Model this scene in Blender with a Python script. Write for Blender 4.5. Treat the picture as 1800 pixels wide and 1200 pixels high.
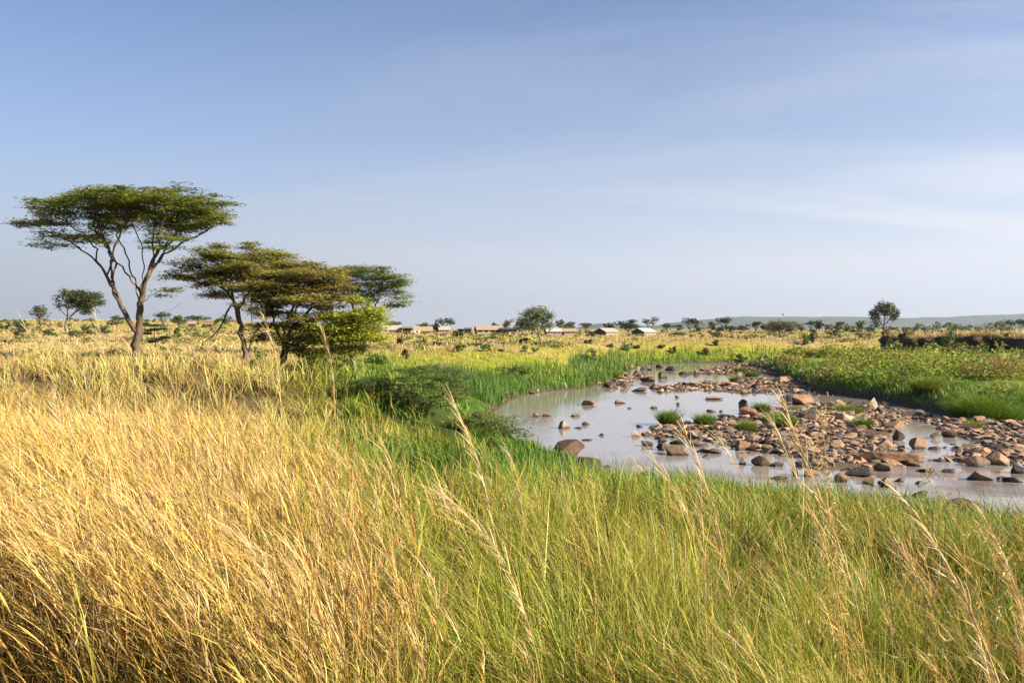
import bpy, bmesh, math, random
import numpy as np
from mathutils import Vector, Matrix

for o in list(bpy.data.objects):
    bpy.data.objects.remove(o, do_unlink=True)
scene = bpy.context.scene
COL = scene.collection

# ------------------------------------------------------------------ camera, sky, sun, exposure
EYE = 5.0            # eye height above the river surface (z = 0), metres
FOC = 1400.0         # focal length in photo pixels (photo 1800 wide)
HORY = 578.0         # photo row of the true horizon
cam_d = bpy.data.cameras.new("camera")
cam = bpy.data.objects.new("camera", cam_d)
COL.objects.link(cam)
cam.location = (0, 0, EYE)
cam.rotation_euler = (math.radians(90), 0, 0)
cam_d.sensor_width = 36.0
cam_d.lens = 36.0 * FOC / 1800.0
cam_d.shift_y = -(600.0 - HORY) / 1800.0
cam_d.clip_start = 0.1
cam_d.clip_end = 40000
scene.camera = cam

SUN_ELEV = math.radians(27)
SUN_AZ = math.radians(108)        # clockwise from +Y (view direction): from the right, a little behind the camera
sun_vec = Vector((math.sin(SUN_AZ) * math.cos(SUN_ELEV), math.cos(SUN_AZ) * math.cos(SUN_ELEV), math.sin(SUN_ELEV)))
sun_d = bpy.data.lights.new("sun", 'SUN')
sun_d.energy = 5.0
sun_d.angle = math.radians(0.5)
sun_d.color = (1.0, 0.88, 0.70)
sun = bpy.data.objects.new("sun", sun_d)
COL.objects.link(sun)
sun.rotation_euler = sun_vec.to_track_quat('Z', 'Y').to_euler()
sun.location = (200, -60, 120)

world = bpy.data.worlds.new("World")
scene.world = world
world.use_nodes = True
wn = world.node_tree
wn.nodes.clear()
w_out = wn.nodes.new("ShaderNodeOutputWorld")
w_bg = wn.nodes.new("ShaderNodeBackground")
w_sky = wn.nodes.new("ShaderNodeTexSky")
w_sky.sky_type = 'NISHITA'
w_sky.sun_disc = False
w_sky.sun_elevation = SUN_ELEV
w_sky.sun_rotation = SUN_AZ
w_sky.altitude = 1500
w_sky.air_density = 1.15
w_sky.dust_density = 0.6
w_sky.ozone_density = 3.0
w_bg.inputs['Strength'].default_value = 0.05
# thin cirrus: noise on a plane high overhead, seen along the view direction
w_tc = wn.nodes.new("ShaderNodeTexCoord")
w_sep = wn.nodes.new("ShaderNodeSeparateXYZ")
wn.links.new(w_tc.outputs['Generated'], w_sep.inputs[0])
def wmath(op, a, b):
    n = wn.nodes.new("ShaderNodeMath"); n.operation = op
    for i, v in enumerate((a, b)):
        if isinstance(v, (int, float)): n.inputs[i].default_value = v
        else: wn.links.new(v, n.inputs[i])
    return n.outputs[0]
zc = wmath('ADD', wmath('MAXIMUM', w_sep.outputs[2], 0.0), 0.14)
w_comb = wn.nodes.new("ShaderNodeCombineXYZ")
wn.links.new(wmath('DIVIDE', w_sep.outputs[0], zc), w_comb.inputs[0])
wn.links.new(wmath('DIVIDE', w_sep.outputs[1], zc), w_comb.inputs[1])
w_map = wn.nodes.new("ShaderNodeMapping")
w_map.inputs['Rotation'].default_value = (0, 0, math.radians(-12))
w_map.inputs['Scale'].default_value = (0.30, 1.0, 1)
w_map.inputs['Location'].default_value = (0.4, 1.7, 0)
wn.links.new(w_comb.outputs[0], w_map.inputs[0])
w_noise = wn.nodes.new("ShaderNodeTexNoise")
w_noise.inputs['Scale'].default_value = 1.15
w_noise.inputs['Detail'].default_value = 6
w_noise.inputs['Roughness'].default_value = 0.52
w_noise.inputs['Distortion'].default_value = 0.7
wn.links.new(w_map.outputs[0], w_noise.inputs['Vector'])
w_ramp = wn.nodes.new("ShaderNodeMapRange")
w_ramp.inputs[1].default_value = 0.36
w_ramp.inputs[2].default_value = 0.74
w_ramp.inputs[3].default_value = 0.02
w_ramp.inputs[4].default_value = 0.55
w_ramp.interpolation_type = 'SMOOTHSTEP'
wn.links.new(w_noise.outputs[0], w_ramp.inputs[0])
w_mix = wn.nodes.new("ShaderNodeMix"); w_mix.data_type = 'RGBA'
lowsky = wmath('POWER', wmath('SUBTRACT', 1.0, wmath('MAXIMUM', w_sep.outputs[2], 0.0)), 4.8)
wn.links.new(wmath('MINIMUM', wmath('ADD', wmath('MULTIPLY', lowsky, 1.2), wmath('MULTIPLY', w_ramp.outputs[0], wmath('MULTIPLY', wmath('ADD', 0.62, wmath('MULTIPLY', w_sep.outputs[0], 0.9)), wmath('SUBTRACT', 1.1, wmath('MULTIPLY', w_sep.outputs[2], 1.7))))), 0.92), w_mix.inputs[0])
w_tint = wn.nodes.new("ShaderNodeVectorMath"); w_tint.operation = 'MULTIPLY'      # clear, slightly deeper blue air
wn.links.new(w_sky.outputs[0], w_tint.inputs[0]); w_tint.inputs[1].default_value = (0.74, 0.87, 1.03)
wn.links.new(w_tint.outputs[0], w_mix.inputs[6])
w_veil = wn.nodes.new("ShaderNodeVectorMath"); w_veil.operation = 'SCALE'       # the veil is brighter on the sun's side
w_veil.inputs[0].default_value = (5.0, 5.1, 5.5)
wn.links.new(wmath('ADD', 0.96, wmath('MULTIPLY', w_sep.outputs[0], 0.42)), w_veil.inputs['Scale'])
wn.links.new(w_veil.outputs[0], w_mix.inputs[7])
wn.links.new(w_mix.outputs[2], w_bg.inputs['Color'])
wn.links.new(w_bg.outputs[0], w_out.inputs[0])

scene.view_settings.view_transform = 'Standard'
scene.view_settings.look = 'None'
scene.view_settings.gamma = 1.0
scene.view_settings.exposure = 1.62
scene.cycles.use_denoising = True
scene.cycles.denoiser = 'OPENIMAGEDENOISE'
scene.cycles.denoising_prefilter = 'NONE'
scene.cycles.denoising_input_passes = 'RGB_ALBEDO_NORMAL'
scene.cycles.max_bounces = 8
scene.cycles.diffuse_bounces = 3
scene.cycles.glossy_bounces = 3
scene.cycles.transmission_bounces = 4
scene.cycles.volume_bounces = 0
scene.cycles.caustics_reflective = False
scene.cycles.caustics_refractive = False

# ------------------------------------------------------------------ helpers
R = np.random.default_rng(7)

def at(px, py, z=0.0):
    """Where the sight line through a photo pixel meets the height z."""
    d = (EYE - z) * FOC / (py - HORY)
    return ((px - 900.0) / FOC * d, d, z)

def S(a, b, x):
    t = np.clip((x - a) / (b - a), 0, 1)
    return t * t * (3 - 2 * t)

def _hash(ix, iy, seed):
    n = (ix.astype(np.int64) * 374761393 + iy.astype(np.int64) * 668265263 + seed * 974711) & 0x7fffffff
    n = ((n ^ (n >> 13)) * 1274126177) & 0x7fffffff
    return ((n ^ (n >> 16)) & 0xffff) / 65535.0

def vnoise(x, y, seed=0):
    x = np.asarray(x, float); y = np.asarray(y, float)
    ix = np.floor(x); iy = np.floor(y)
    fx = x - ix; fy = y - iy
    fx = fx * fx * (3 - 2 * fx); fy = fy * fy * (3 - 2 * fy)
    a = _hash(ix, iy, seed); b = _hash(ix + 1, iy, seed); c = _hash(ix, iy + 1, seed); d = _hash(ix + 1, iy + 1, seed)
    return (a * (1 - fx) + b * fx) * (1 - fy) + (c * (1 - fx) + d * fx) * fy

def fbm(x, y, seed=0, oct=3):
    s = 0; a = 0.5; n = 0
    for k in range(oct):
        s = s + a * vnoise(np.asarray(x) * 2 ** k, np.asarray(y) * 2 ** k, seed + k * 17); n += a; a *= 0.5
    return s / n

def inpoly(P, x, y):
    x = np.asarray(x, float); y = np.asarray(y, float)
    r = np.zeros(x.shape, bool)
    n = len(P)
    for i in range(n):
        x0, y0 = P[i]; x1, y1 = P[(i + 1) % n]
        if y0 == y1: continue
        c = ((y0 > y) != (y1 > y)) & (x < (x1 - x0) * (y - y0) / (y1 - y0) + x0)
        r ^= c
    return r

def polydist(P, x, y):
    """signed distance to a polygon (negative inside) and index of the nearest edge"""
    x = np.asarray(x, float); y = np.asarray(y, float)
    best = np.full(x.shape, 1e18); idx = np.zeros(x.shape, int)
    n = len(P)
    for i in range(n):
        x0, y0 = P[i]; x1, y1 = P[(i + 1) % n]
        dx, dy = x1 - x0, y1 - y0
        t = np.clip(((x - x0) * dx + (y - y0) * dy) / (dx * dx + dy * dy + 1e-12), 0, 1)
        d = (x - x0 - t * dx) ** 2 + (y - y0 - t * dy) ** 2
        m = d < best
        best = np.where(m, d, best); idx = np.where(m, i, idx)
    d = np.sqrt(best)
    return np.where(inpoly(P, x, y), -d, d), idx

# ------------------------------------------------------------------ materials
def new_mat(name):
    m = bpy.data.materials.new(name); m.use_nodes = True
    nt = m.node_tree; nt.nodes.clear()
    out = nt.nodes.new("ShaderNodeOutputMaterial")
    return m, nt, out

def leaf_mat(name, trans=0.35, rough=0.6, spec=0.25, tint=(1, 1, 1), noise=0.0):
    """foliage and grass: colour comes from the mesh's own colour attribute, part of the light shines through"""
    m, nt, out = new_mat(name)
    at_ = nt.nodes.new("ShaderNodeAttribute"); at_.attribute_name = "Col"
    col = at_.outputs['Color']
    if tint != (1, 1, 1):
        mx = nt.nodes.new("ShaderNodeMix"); mx.data_type = 'RGBA'; mx.blend_type = 'MULTIPLY'
        mx.inputs[0].default_value = 1.0
        nt.links.new(col, mx.inputs[6]); mx.inputs[7].default_value = (*tint, 1)
        col = mx.outputs[2]
    p = nt.nodes.new("ShaderNodeBsdfPrincipled")
    p.inputs['Roughness'].default_value = rough
    p.inputs['Specular IOR Level'].default_value = spec
    nt.links.new(col, p.inputs['Base Color'])
    t = nt.nodes.new("ShaderNodeBsdfTranslucent")
    nt.links.new(col, t.inputs['Color'])
    mix = nt.nodes.new("ShaderNodeMixShader"); mix.inputs[0].default_value = trans
    nt.links.new(p.outputs[0], mix.inputs[1]); nt.links.new(t.outputs[0], mix.inputs[2])
    nt.links.new(mix.outputs[0], out.inputs[0])
    return m

def ramp(nt, fac, stops):
    r = nt.nodes.new("ShaderNodeValToRGB")
    el = r.color_ramp.elements
    while len(el) < len(stops): el.new(0.5)
    for e, (p, c) in zip(el, stops):
        e.position = p; e.color = (*c, 1)
    nt.links.new(fac, r.inputs[0])
    return r.outputs[0]

def noise_node(nt, scale, detail=4, rough=0.55, coord='Object', dist=0.0, vscale=None):
    tc = nt.nodes.new("ShaderNodeTexCoord")
    v = tc.outputs[coord]
    if vscale:
        mp = nt.nodes.new("ShaderNodeMapping"); mp.inputs['Scale'].default_value = vscale
        nt.links.new(v, mp.inputs[0]); v = mp.outputs[0]
    n = nt.nodes.new("ShaderNodeTexNoise")
    n.inputs['Scale'].default_value = scale; n.inputs['Detail'].default_value = detail
    n.inputs['Roughness'].default_value = rough; n.inputs['Distortion'].default_value = dist
    nt.links.new(v, n.inputs['Vector'])
    return n.outputs[0]

def mixc(nt, f, a, b, mode='MIX'):
    mx = nt.nodes.new("ShaderNodeMix"); mx.data_type = 'RGBA'; mx.blend_type = mode
    for sock, v in ((0, f), (6, a), (7, b)):
        if isinstance(v, tuple): mx.inputs[sock].default_value = (*v, 1) if len(v) == 3 else v
        elif isinstance(v, (int, float)): mx.inputs[sock].default_value = v
        else: nt.links.new(v, mx.inputs[sock])
    return mx.outputs[2]

def simple_mat(name, stops, scale=3.0, rough=0.9, bump=0.3, spec=0.2, detail=5, coord='Object', vscale=None, bscale=None):
    m, nt, out = new_mat(name)
    f = noise_node(nt, scale, detail, 0.6, coord, 0.2, vscale)
    c = ramp(nt, f, stops)
    p = nt.nodes.new("ShaderNodeBsdfPrincipled")
    p.inputs['Roughness'].default_value = rough; p.inputs['Specular IOR Level'].default_value = spec
    nt.links.new(c, p.inputs['Base Color'])
    if bump:
        b = nt.nodes.new("ShaderNodeBump"); b.inputs['Strength'].default_value = bump; b.inputs['Distance'].default_value = 0.05
        nt.links.new(noise_node(nt, bscale or scale * 4, 5, 0.6, coord, 0, vscale), b.inputs['Height'])
        nt.links.new(b.outputs[0], p.inputs['Normal'])
    nt.links.new(p.outputs[0], out.inputs[0])
    return m

# ------------------------------------------------------------------ mesh + object builders
def mesh(name, V, faces, mat=None, col=None, smooth=False):
    """V (n,3); faces: list of integer arrays (m,k) of any k; col (n,3) optional per-vertex own colour"""
    V = np.asarray(V, np.float32)
    faces = [np.asarray(f, np.int32) for f in faces if len(f)]
    me = bpy.data.meshes.new(name)
    me.vertices.add(len(V)); me.vertices.foreach_set("co", V.ravel())
    loops = np.concatenate([f.ravel() for f in faces])
    sizes = np.concatenate([np.full(len(f), f.shape[1], np.int32) for f in faces])
    starts = np.concatenate([[0], np.cumsum(sizes)[:-1]]).astype(np.int32)
    me.loops.add(len(loops)); me.loops.foreach_set("vertex_index", loops)
    me.polygons.add(len(sizes)); me.polygons.foreach_set("loop_start", starts)
    try: me.polygons.foreach_set("loop_total", sizes)
    except Exception: pass
    me.polygons.foreach_set("use_smooth", np.full(len(sizes), bool(smooth)))
    if col is not None:
        ca = me.color_attributes.new("Col", 'FLOAT_COLOR', 'POINT')
        c4 = np.ones((len(V), 4), np.float32); c4[:, :3] = np.clip(col, 0, 1)
        ca.data.foreach_set("color", c4.ravel())
    me.update(calc_edges=True); me.validate(verbose=False)
    if mat is not None: me.materials.append(mat)
    return me

def link(name, me, parent=None, loc=None):
    o = bpy.data.objects.new(name, me); COL.objects.link(o)
    if parent is not None: o.parent = parent
    if loc is not None: o.location = loc
    return o

def tag(o, label=None, cat=None, group=None, kind=None):
    if label: o["label"] = label
    if cat: o["category"] = cat
    if group: o["group"] = group
    if kind: o["kind"] = kind
    return o

def empty(name, loc, label, cat, group=None):
    o = bpy.data.objects.new(name, None); COL.objects.link(o)
    o.empty_display_size = 0.3; o.location = loc
    return tag(o, label, cat, group)

def cat_parts(parts):
    """join lists of (V, quads/tris arrays, col) into one"""
    Vs, Fs, Cs, off = [], {}, [], 0
    for V, fl, c in parts:
        Vs.append(V); Cs.append(c)
        for f in fl:
            Fs.setdefault(f.shape[1], []).append(f + off)
        off += len(V)
    return np.concatenate(Vs), [np.concatenate(v) for v in Fs.values()], np.concatenate(Cs)

def ribbons(P0, D, L, B, W, C0, C1, Sg=4, az=None, taper=0.9, cpow=1.0, rng=R, belly=0.0, bexp=2.0):
    """N curved blades. P0 base, D unit direction, L length, B bend vector at the tip, W width, C0 base and C1 tip colour."""
    N = len(P0)
    t = np.linspace(0, 1, Sg + 1)
    P = P0[:, None, :] + D[:, None, :] * (L[:, None] * t)[:, :, None] + B[:, None, :] * (t ** bexp)[None, :, None]
    if az is None: az = rng.uniform(0, 2 * np.pi, N)
    side = np.stack([np.cos(az), np.sin(az), np.zeros(N)], 1)
    w = W[:, None] * 0.5 * (1 - taper * t ** 1.6 + belly * np.sin(np.pi * t))[None, :]
    A = P - side[:, None, :] * w[:, :, None]
    Bv = P + side[:, None, :] * w[:, :, None]
    V = np.stack([A, Bv], 2).reshape(N * (Sg + 1) * 2, 3)
    base = (np.arange(N) * (Sg + 1) * 2)[:, None] + (np.arange(Sg) * 2)[None, :]
    Q = np.stack([base, base + 1, base + 3, base + 2], 2).reshape(-1, 4)
    tc = (t ** cpow)[None, :, None]
    C = C0[:, None, :] * (1 - tc) + C1[:, None, :] * tc
    C = np.repeat(C[:, :, None, :], 2, 2).reshape(-1, 3)
    return V, [Q], C

def norm(v):
    return v / (np.linalg.norm(v, axis=-1, keepdims=True) + 1e-9)

def cards(P, size, flat=0.5, elong=1.8, rng=R, col=None):
    """leaf quads at P. flat: 0 random orientation .. 1 lying level"""
    N = len(P)
    n = rng.normal(size=(N, 3)); n[:, 2] = np.abs(n[:, 2]) + flat * 3.0; n = norm(n)
    a = rng.normal(size=(N, 3)); u = norm(np.cross(n, a)); v = np.cross(n, u)
    s = size if np.ndim(size) else np.full(N, size)
    s = s * rng.uniform(0.6, 1.35, N)
    u = u * (s * 0.5 * elong)[:, None]; v = v * (s * 0.5)[:, None]
    V = np.stack([P - u, P - v * 0.9 + u * 0.1, P + u, P + v * 0.9 - u * 0.1], 1).reshape(-1, 3)
    Q = np.arange(N * 4).reshape(N, 4)
    C = np.repeat(col, 4, 0) if col is not None else np.zeros((N * 4, 3))
    return V, [Q], C

def vary(c, N, amt=0.2, hue=0.08, rng=R):
    c = np.broadcast_to(np.asarray(c, float), (N, 3)).copy()
    c *= (1 + rng.normal(0, amt, N)).clip(0.35, 1.8)[:, None]
    c *= (1 + rng.normal(0, hue, (N, 3))).clip(0.6, 1.5)
    return c.clip(0.004, 0.95)

def tube(pts, rad, sides=6, col=(0.2, 0.15, 0.1)):
    """one bent tapered tube, closed at both ends"""
    pts = np.asarray(pts, float); n = len(pts)
    d = np.gradient(pts, axis=0); d = norm(d)
    ref = np.array([0.3, 0.2, 1.0]) if abs(d[0][2]) < 0.8 else np.array([1.0, 0.1, 0])
    u = norm(np.cross(d, ref)); v = np.cross(d, u)
    a = np.linspace(0, 2 * np.pi, sides, endpoint=False)
    rad = np.asarray(rad, float)
    V = pts[:, None, :] + rad[:, None, None] * (np.cos(a)[None, :, None] * u[:, None, :] + np.sin(a)[None, :, None] * v[:, None, :])
    V = V.reshape(-1, 3)
    i = np.arange(n - 1)[:, None] * sides; j = np.arange(sides)[None, :]; k = (np.arange(sides) + 1) % sides
    Q = np.stack([i + j, i + k[None, :], i + sides + k[None, :], i + sides + j], 2).reshape(-1, 4)
    caps = np.array([list(range(sides))[::-1], [(n - 1) * sides + q for q in range(sides)]])
    return V, [Q, caps], np.broadcast_to(np.asarray(col, float), (len(V), 3)).copy()

def box(x0, x1, y0, y1, z0, z1):
    V = np.array([[x, y, z] for z in (z0, z1) for y in (y0, y1) for x in (x0, x1)], float)
    Q = np.array([[0, 2, 3, 1], [4, 5, 7, 6], [0, 1, 5, 4], [2, 6, 7, 3], [0, 4, 6, 2], [1, 3, 7, 5]])
    return V, [Q], np.zeros((8, 3))
# ------------------------------------------------------------------ the river's plan and the land's height
def p2(px, py): q = at(px, py); return (q[0], q[1])
LEFT = [(90, -12), (40, 9), (20, 17.2), (13.2, 20.0), (12.2, 21.0), (10.6, 22.0), (8.9, 23.8), (6.4, 25.0), (3.7, 25.6), (2.9, 27.2),
        (2.2, 31), (0.2, 35), (-0.5, 40), (-1.2, 47), (-0.2, 55), p2(930, 692), p2(960, 689), p2(1030, 683), p2(1065, 675),
        p2(1085, 662), p2(1110, 650), p2(1130, 643), p2(1160, 640), p2(1230, 638), p2(1310, 637.5), (60, 128), (120, 140)]
RIGHT = [(120, 126), (60, 118), p2(1310, 645), p2(1370, 660), p2(1400, 672), p2(1420, 685), p2(1480, 695), p2(1540, 702),
         p2(1600, 715), p2(1680, 733), p2(1800, 738), (45, 37), (100, 22)]
RIVER = LEFT + RIGHT
NL = len(LEFT)
def pp(l): return [p2(*q) for q in l]
BARS = {
    'mid': pp([(1090, 766), (1150, 744), (1260, 739), (1320, 723), (1400, 713), (1480, 709), (1560, 714), (1610, 730), (1600, 752),
               (1575, 772), (1600, 790), (1640, 812), (1560, 824), (1480, 828), (1420, 836), (1395, 806), (1300, 792), (1235, 780), (1190, 772)]),
    'east': pp([(1600, 733), (1690, 734), (1830, 738), (1840, 822), (1720, 816), (1650, 810), (1690, 782), (1640, 757)]),
    'pebble': pp([(1135, 684), (1170, 679), (1240, 673), (1330, 667), (1400, 672), (1425, 692), (1330, 691), (1250, 688), (1160, 687)]),
    'far': pp([(1195, 657), (1240, 650), (1300, 640), (1345, 645), (1392, 660), (1330, 658), (1260, 658)]),
    'shore': pp([(1058, 684), (1075, 668), (1120, 655), (1150, 655), (1130, 668), (1112, 682)]),
}
BRINK = [(76, 67), (70, 70), (66.5, 76), (61, 77.5), (58.5, 82.5), (54.6, 84), (54.3, 88.5), (57.4, 91), (56.4, 93.5), (52.6, 94.5), (52.6, 98), (49.8, 100), (49.2, 104), (51.5, 110), (58, 122)]
PLATEAU = [(150, 58)] + BRINK + [(120, 140), (400, 320), (400, 60)]

def smin(a, b, k):
    return -np.log(np.exp(-k * a) + np.exp(-k * b)) / k

def land_fields(x, y):
    L, idx = polydist(RIVER, x, y)
    return L, (idx < NL - 1) | (idx == len(RIVER) - 1) & (x < 60)

def height(x, y, L=None, left=None):
    x = np.asarray(x, float); y = np.asarray(y, float)
    if L is None: L, left = land_fields(x, y)
    d = np.hypot(x, y)
    Lp = np.maximum(L, 0)
    k = 0.135 + 0.27 * S(27, 38, y)
    az = x / np.maximum(y, 1.0)
    P = 3.05 + S(-0.06, -0.40, az) * S(60, 480, d) * 5.6 + S(140, 700, d) * 1.2
    P = P + 0.45 * S(-0.5, -6, x) * S(26, 14, y)
    zl = smin(k * Lp, P, 1.8) + np.log(1 + np.exp(-1.8 * P)) / 1.8
    zr = smin((0.35 + 0.9 * vnoise(x / 6, y / 6, 14)) * Lp, 0.70 + 0.042 * Lp + 1.3 * S(0, 4, Lp) * (fbm(x / 6, y / 6, 12) - .38), 4.0)
    zr = np.minimum(zr + 0.17, 2.2) - 0.17 * np.exp(-Lp * 3)
    zr = zr * (1 - S(112, 150, y)) + P * S(112, 150, y)
    z = np.where(left, zl, zr)
    far = S(135, 175, y)
    z = z * (1 - far) + np.maximum(P, z) * far
    pd, _ = polydist(PLATEAU, x, y)
    m = S(0.5, -0.9, pd)
    zr_low = 1.0 - 0.45 * S(16, 3, pd) * S(0.2, 1.0, pd)
    z = np.where(~left & (pd > 0) & (y < 118), z * zr_low, z)
    zp = 4.05 + 0.9 * (fbm(x / 7, y / 7, 5) - 0.5) + 0.3 * S(-2, -30, pd)
    z = z * (1 - m) + np.maximum(zp, z) * m
    amp = S(0, 4, Lp)
    z = z + amp * (0.34 * (fbm(x / 8, y / 8, 3) - 0.5) + 0.10 * (vnoise(x / 1.6, y / 1.6, 9) - 0.5))
    z = z + S(300, 1500, d) * 3 * (fbm(x / 400, y / 400, 21) - 0.5)
    bed = np.maximum(-0.45, L * 0.16) + 0.10 * (fbm(x / 2.5, y / 2.5, 31) - 0.5) * S(0, -1, L)
    for nm, poly in BARS.items():
        bd, _ = polydist(poly, x, y)
        mb = S(0.7, -0.9, bd)
        top = (0.10 if nm != 'far' else 0.2) + 0.42 * (fbm(x / 2.2, y / 2.2, 41) - 0.52)
        bed = bed * (1 - mb) + np.maximum(top, bed) * mb
    return np.where(L < 0, bed, z)

def hz(x, y):
    return float(height(np.array([x]), np.array([y]))[0])

def onland(px, d):
    """point on the ground in the direction of photo column px at distance d"""
    x = (px - 900.0) / FOC * d
    return (x, d, hz(x, d))

# own colours of the ground cover: gold dry grass, yellow green, lush green by the water
GOLD = np.array([0.53, 0.385, 0.17]); YEL = np.array([0.45, 0.405, 0.062]); GRN = np.array([0.27, 0.345, 0.026]); LUSH = np.array([0.115, 0.245, 0.02])
def greenness(x, y, L, left):
    """0 dry gold, 1 yellow green, 2 green, 3 lush"""
    n = fbm(x / 7, y / 7, 51) - 0.5
    n2 = fbm(x / 2.2, y / 2.2, 57) - 0.5
    near = S(30, 22, y)
    gl = 3.3 * np.exp(-np.maximum(L, 0) / (5.5 + 2.5 * near)) + 0.42
    gl = gl + 0.75 * near * S(-4.2, 0.3, x + 0.14 * y) + 0.9 * S(22, 34, y) * S(75, 45, y) * S(-0.36, -0.22, x / np.maximum(y, 1)) - 0.85 * S(-.18, -.34, x / np.maximum(y, 1)) * S(95, 60, y)
    gl = gl - 0.5 * S(75, 125, y)
    gr = 2.3 * np.exp(-np.maximum(L - 3, 0) / 22.0) + 0.35
    pd, _ = polydist(PLATEAU, x, y)
    gr = gr * S(-0.5, 2.0, pd) + 0.05
    g = np.where(left, gl, gr)
    g = np.where(y > 150, g * 0.25 + 0.3, g)
    n3 = fbm(x / 28, y / 46, 63) - 0.5
    return np.clip(g + n * 1.7 + n2 * 1.1 + n3 * 3.0 * S(40, 110, y), 0, 3)
def cover(g):
    g = np.asarray(g)[:, None]
    c = GOLD + (YEL - GOLD) * np.clip(g, 0, 1)
    c = c + (GRN - YEL) * np.clip(g - 1, 0, 1)
    return c + (LUSH - GRN) * np.clip(g - 2, 0, 1)

# ------------------------------------------------------------------ ground sheet
def axis(c, near, far, n, fine):
    t = np.linspace(-1, 1, n)
    return c + fine * np.sinh(t * np.arcsinh(far / fine))
gx = np.unique(np.concatenate([axis(8, 0, 9000, 330, 16), np.linspace(-18, 62, 190)]))
gy = np.unique(np.concatenate([np.linspace(-30, 20, 70), np.linspace(20, 125, 300), 125 + 25 * np.sinh(np.linspace(0, np.arcsinh(9000 / 25), 150))]))
gy = np.unique(np.concatenate([[-9000, -3000, -900, -300, -120, -60], gy]))
GX, GY = np.meshgrid(gx, gy)
fx, fy = GX.ravel(), GY.ravel()
Lf, lf = land_fields(fx, fy)
GZ = height(fx, fy, Lf, lf)
nx, ny = len(gx), len(gy)
ii = (np.arange(ny - 1)[:, None] * nx + np.arange(nx - 1)[None, :]).ravel()
GQ = np.stack([ii, ii + 1, ii + nx + 1, ii + nx], 1)
gcol = cover(greenness(fx, fy, Lf, lf))
soil = np.array([0.07, 0.047, 0.025])
soil = np.broadcast_to(soil, gcol.shape)
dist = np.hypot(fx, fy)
# close by, soil and thatch with shade painted in between the blades; far off, only the grass tops
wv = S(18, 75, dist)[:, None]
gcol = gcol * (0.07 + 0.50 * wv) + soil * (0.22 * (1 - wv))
mud = np.array([0.085, 0.062, 0.045])
wm = S(1.3, 0.1, Lf + .8 * (fbm(fx, fy, 19) - .5))[:, None]
gcol = gcol * (1 - wm) + mud * wm

m, nt, out = new_mat("ground_cover")
a_ = nt.nodes.new("ShaderNodeAttribute"); a_.attribute_name = "Col"
n1 = noise_node(nt, 0.9, 6, 0.62, 'Object')
n2 = noise_node(nt, 9.0, 5, 0.7, 'Object')
v1 = ramp(nt, n1, [(0.25, (0.72, 0.74, 0.74)), (0.75, (1.25, 1.2, 1.15))])
v2 = ramp(nt, n2, [(0.2, (0.6, 0.6, 0.6)), (0.8, (1.4, 1.4, 1.4))])
c = mixc(nt, 1.0, a_.outputs['Color'], v1, 'MULTIPLY'); c = mixc(nt, 1.0, c, v2, 'MULTIPLY')
p = nt.nodes.new("ShaderNodeBsdfPrincipled"); p.inputs['Roughness'].default_value = 0.95; p.inputs['Specular IOR Level'].default_value = 0.1
nt.links.new(c, p.inputs['Base Color'])
b = nt.nodes.new("ShaderNodeBump"); b.inputs['Strength'].default_value = 0.5; b.inputs['Distance'].default_value = 0.06
nt.links.new(n2, b.inputs['Height']); nt.links.new(b.outputs[0], p.inputs['Normal'])
nt.links.new(p.outputs[0], out.inputs[0])
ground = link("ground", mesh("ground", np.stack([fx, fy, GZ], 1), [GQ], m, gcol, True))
tag(ground, kind="structure")

# ------------------------------------------------------------------ water
m, nt, out = new_mat("river_water")
p = nt.nodes.new("ShaderNodeBsdfPrincipled")
p.inputs['Base Color'].default_value = (0.27, 0.235, 0.205, 1)
p.inputs['Roughness'].default_value = 0.045
p.inputs['IOR'].default_value = 1.55
p.inputs['Specular IOR Level'].default_value = 0.7
tc = nt.nodes.new("ShaderNodeTexCoord")
# calm pool upstream, riffles running over the shallows downstream
def wnoise(sc, vs, det=3):
    mp = nt.nodes.new("ShaderNodeMapping"); mp.inputs['Scale'].default_value = vs; mp.inputs['Rotation'].default_value = (0, 0, math.radians(35))
    nt.links.new(tc.outputs['Object'], mp.inputs[0])
    n = nt.nodes.new("ShaderNodeTexNoise"); n.inputs['Scale'].default_value = sc; n.inputs['Detail'].default_value = det; n.inputs['Roughness'].default_value = 0.6
    nt.links.new(mp.outputs[0], n.inputs['Vector']); return n.outputs[0]
rip = nt.nodes.new("ShaderNodeMath"); rip.operation = 'ADD'
nt.links.new(wnoise(3.2, (1.0, 2.2, 1)), rip.inputs[0]); nt.links.new(wnoise(9.0, (1, 2.0, 1)), rip.inputs[1])
patch = ramp(nt, wnoise(0.16, (1, 1, 1), 2), [(0.44, (0.03, 0.03, 0.03)), (0.62, (1, 1, 1))])
sepw = nt.nodes.new("ShaderNodeSeparateXYZ"); nt.links.new(tc.outputs['Object'], sepw.inputs[0])
near_r = nt.nodes.new("ShaderNodeMapRange"); near_r.inputs[1].default_value = 34; near_r.inputs[2].default_value = 25
near_r.inputs[3].default_value = 0.06; near_r.inputs[4].default_value = 1.0
nt.links.new(sepw.outputs[1], near_r.inputs[0])
mul = nt.nodes.new("ShaderNodeMath"); mul.operation = 'MULTIPLY'
nt.links.new(near_r.outputs[0], mul.inputs[0])
mul.inputs[1].default_value = 1.1
mul2 = nt.nodes.new("ShaderNodeMath"); mul2.operation = 'MULTIPLY_ADD'
nt.links.new(patch, mul2.inputs[0]); nt.links.new(mul.outputs[0], mul2.inputs[1]); mul2.inputs[2].default_value = 0.02
shoal = nt.nodes.new("ShaderNodeMath"); shoal.operation = 'MULTIPLY'
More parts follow.
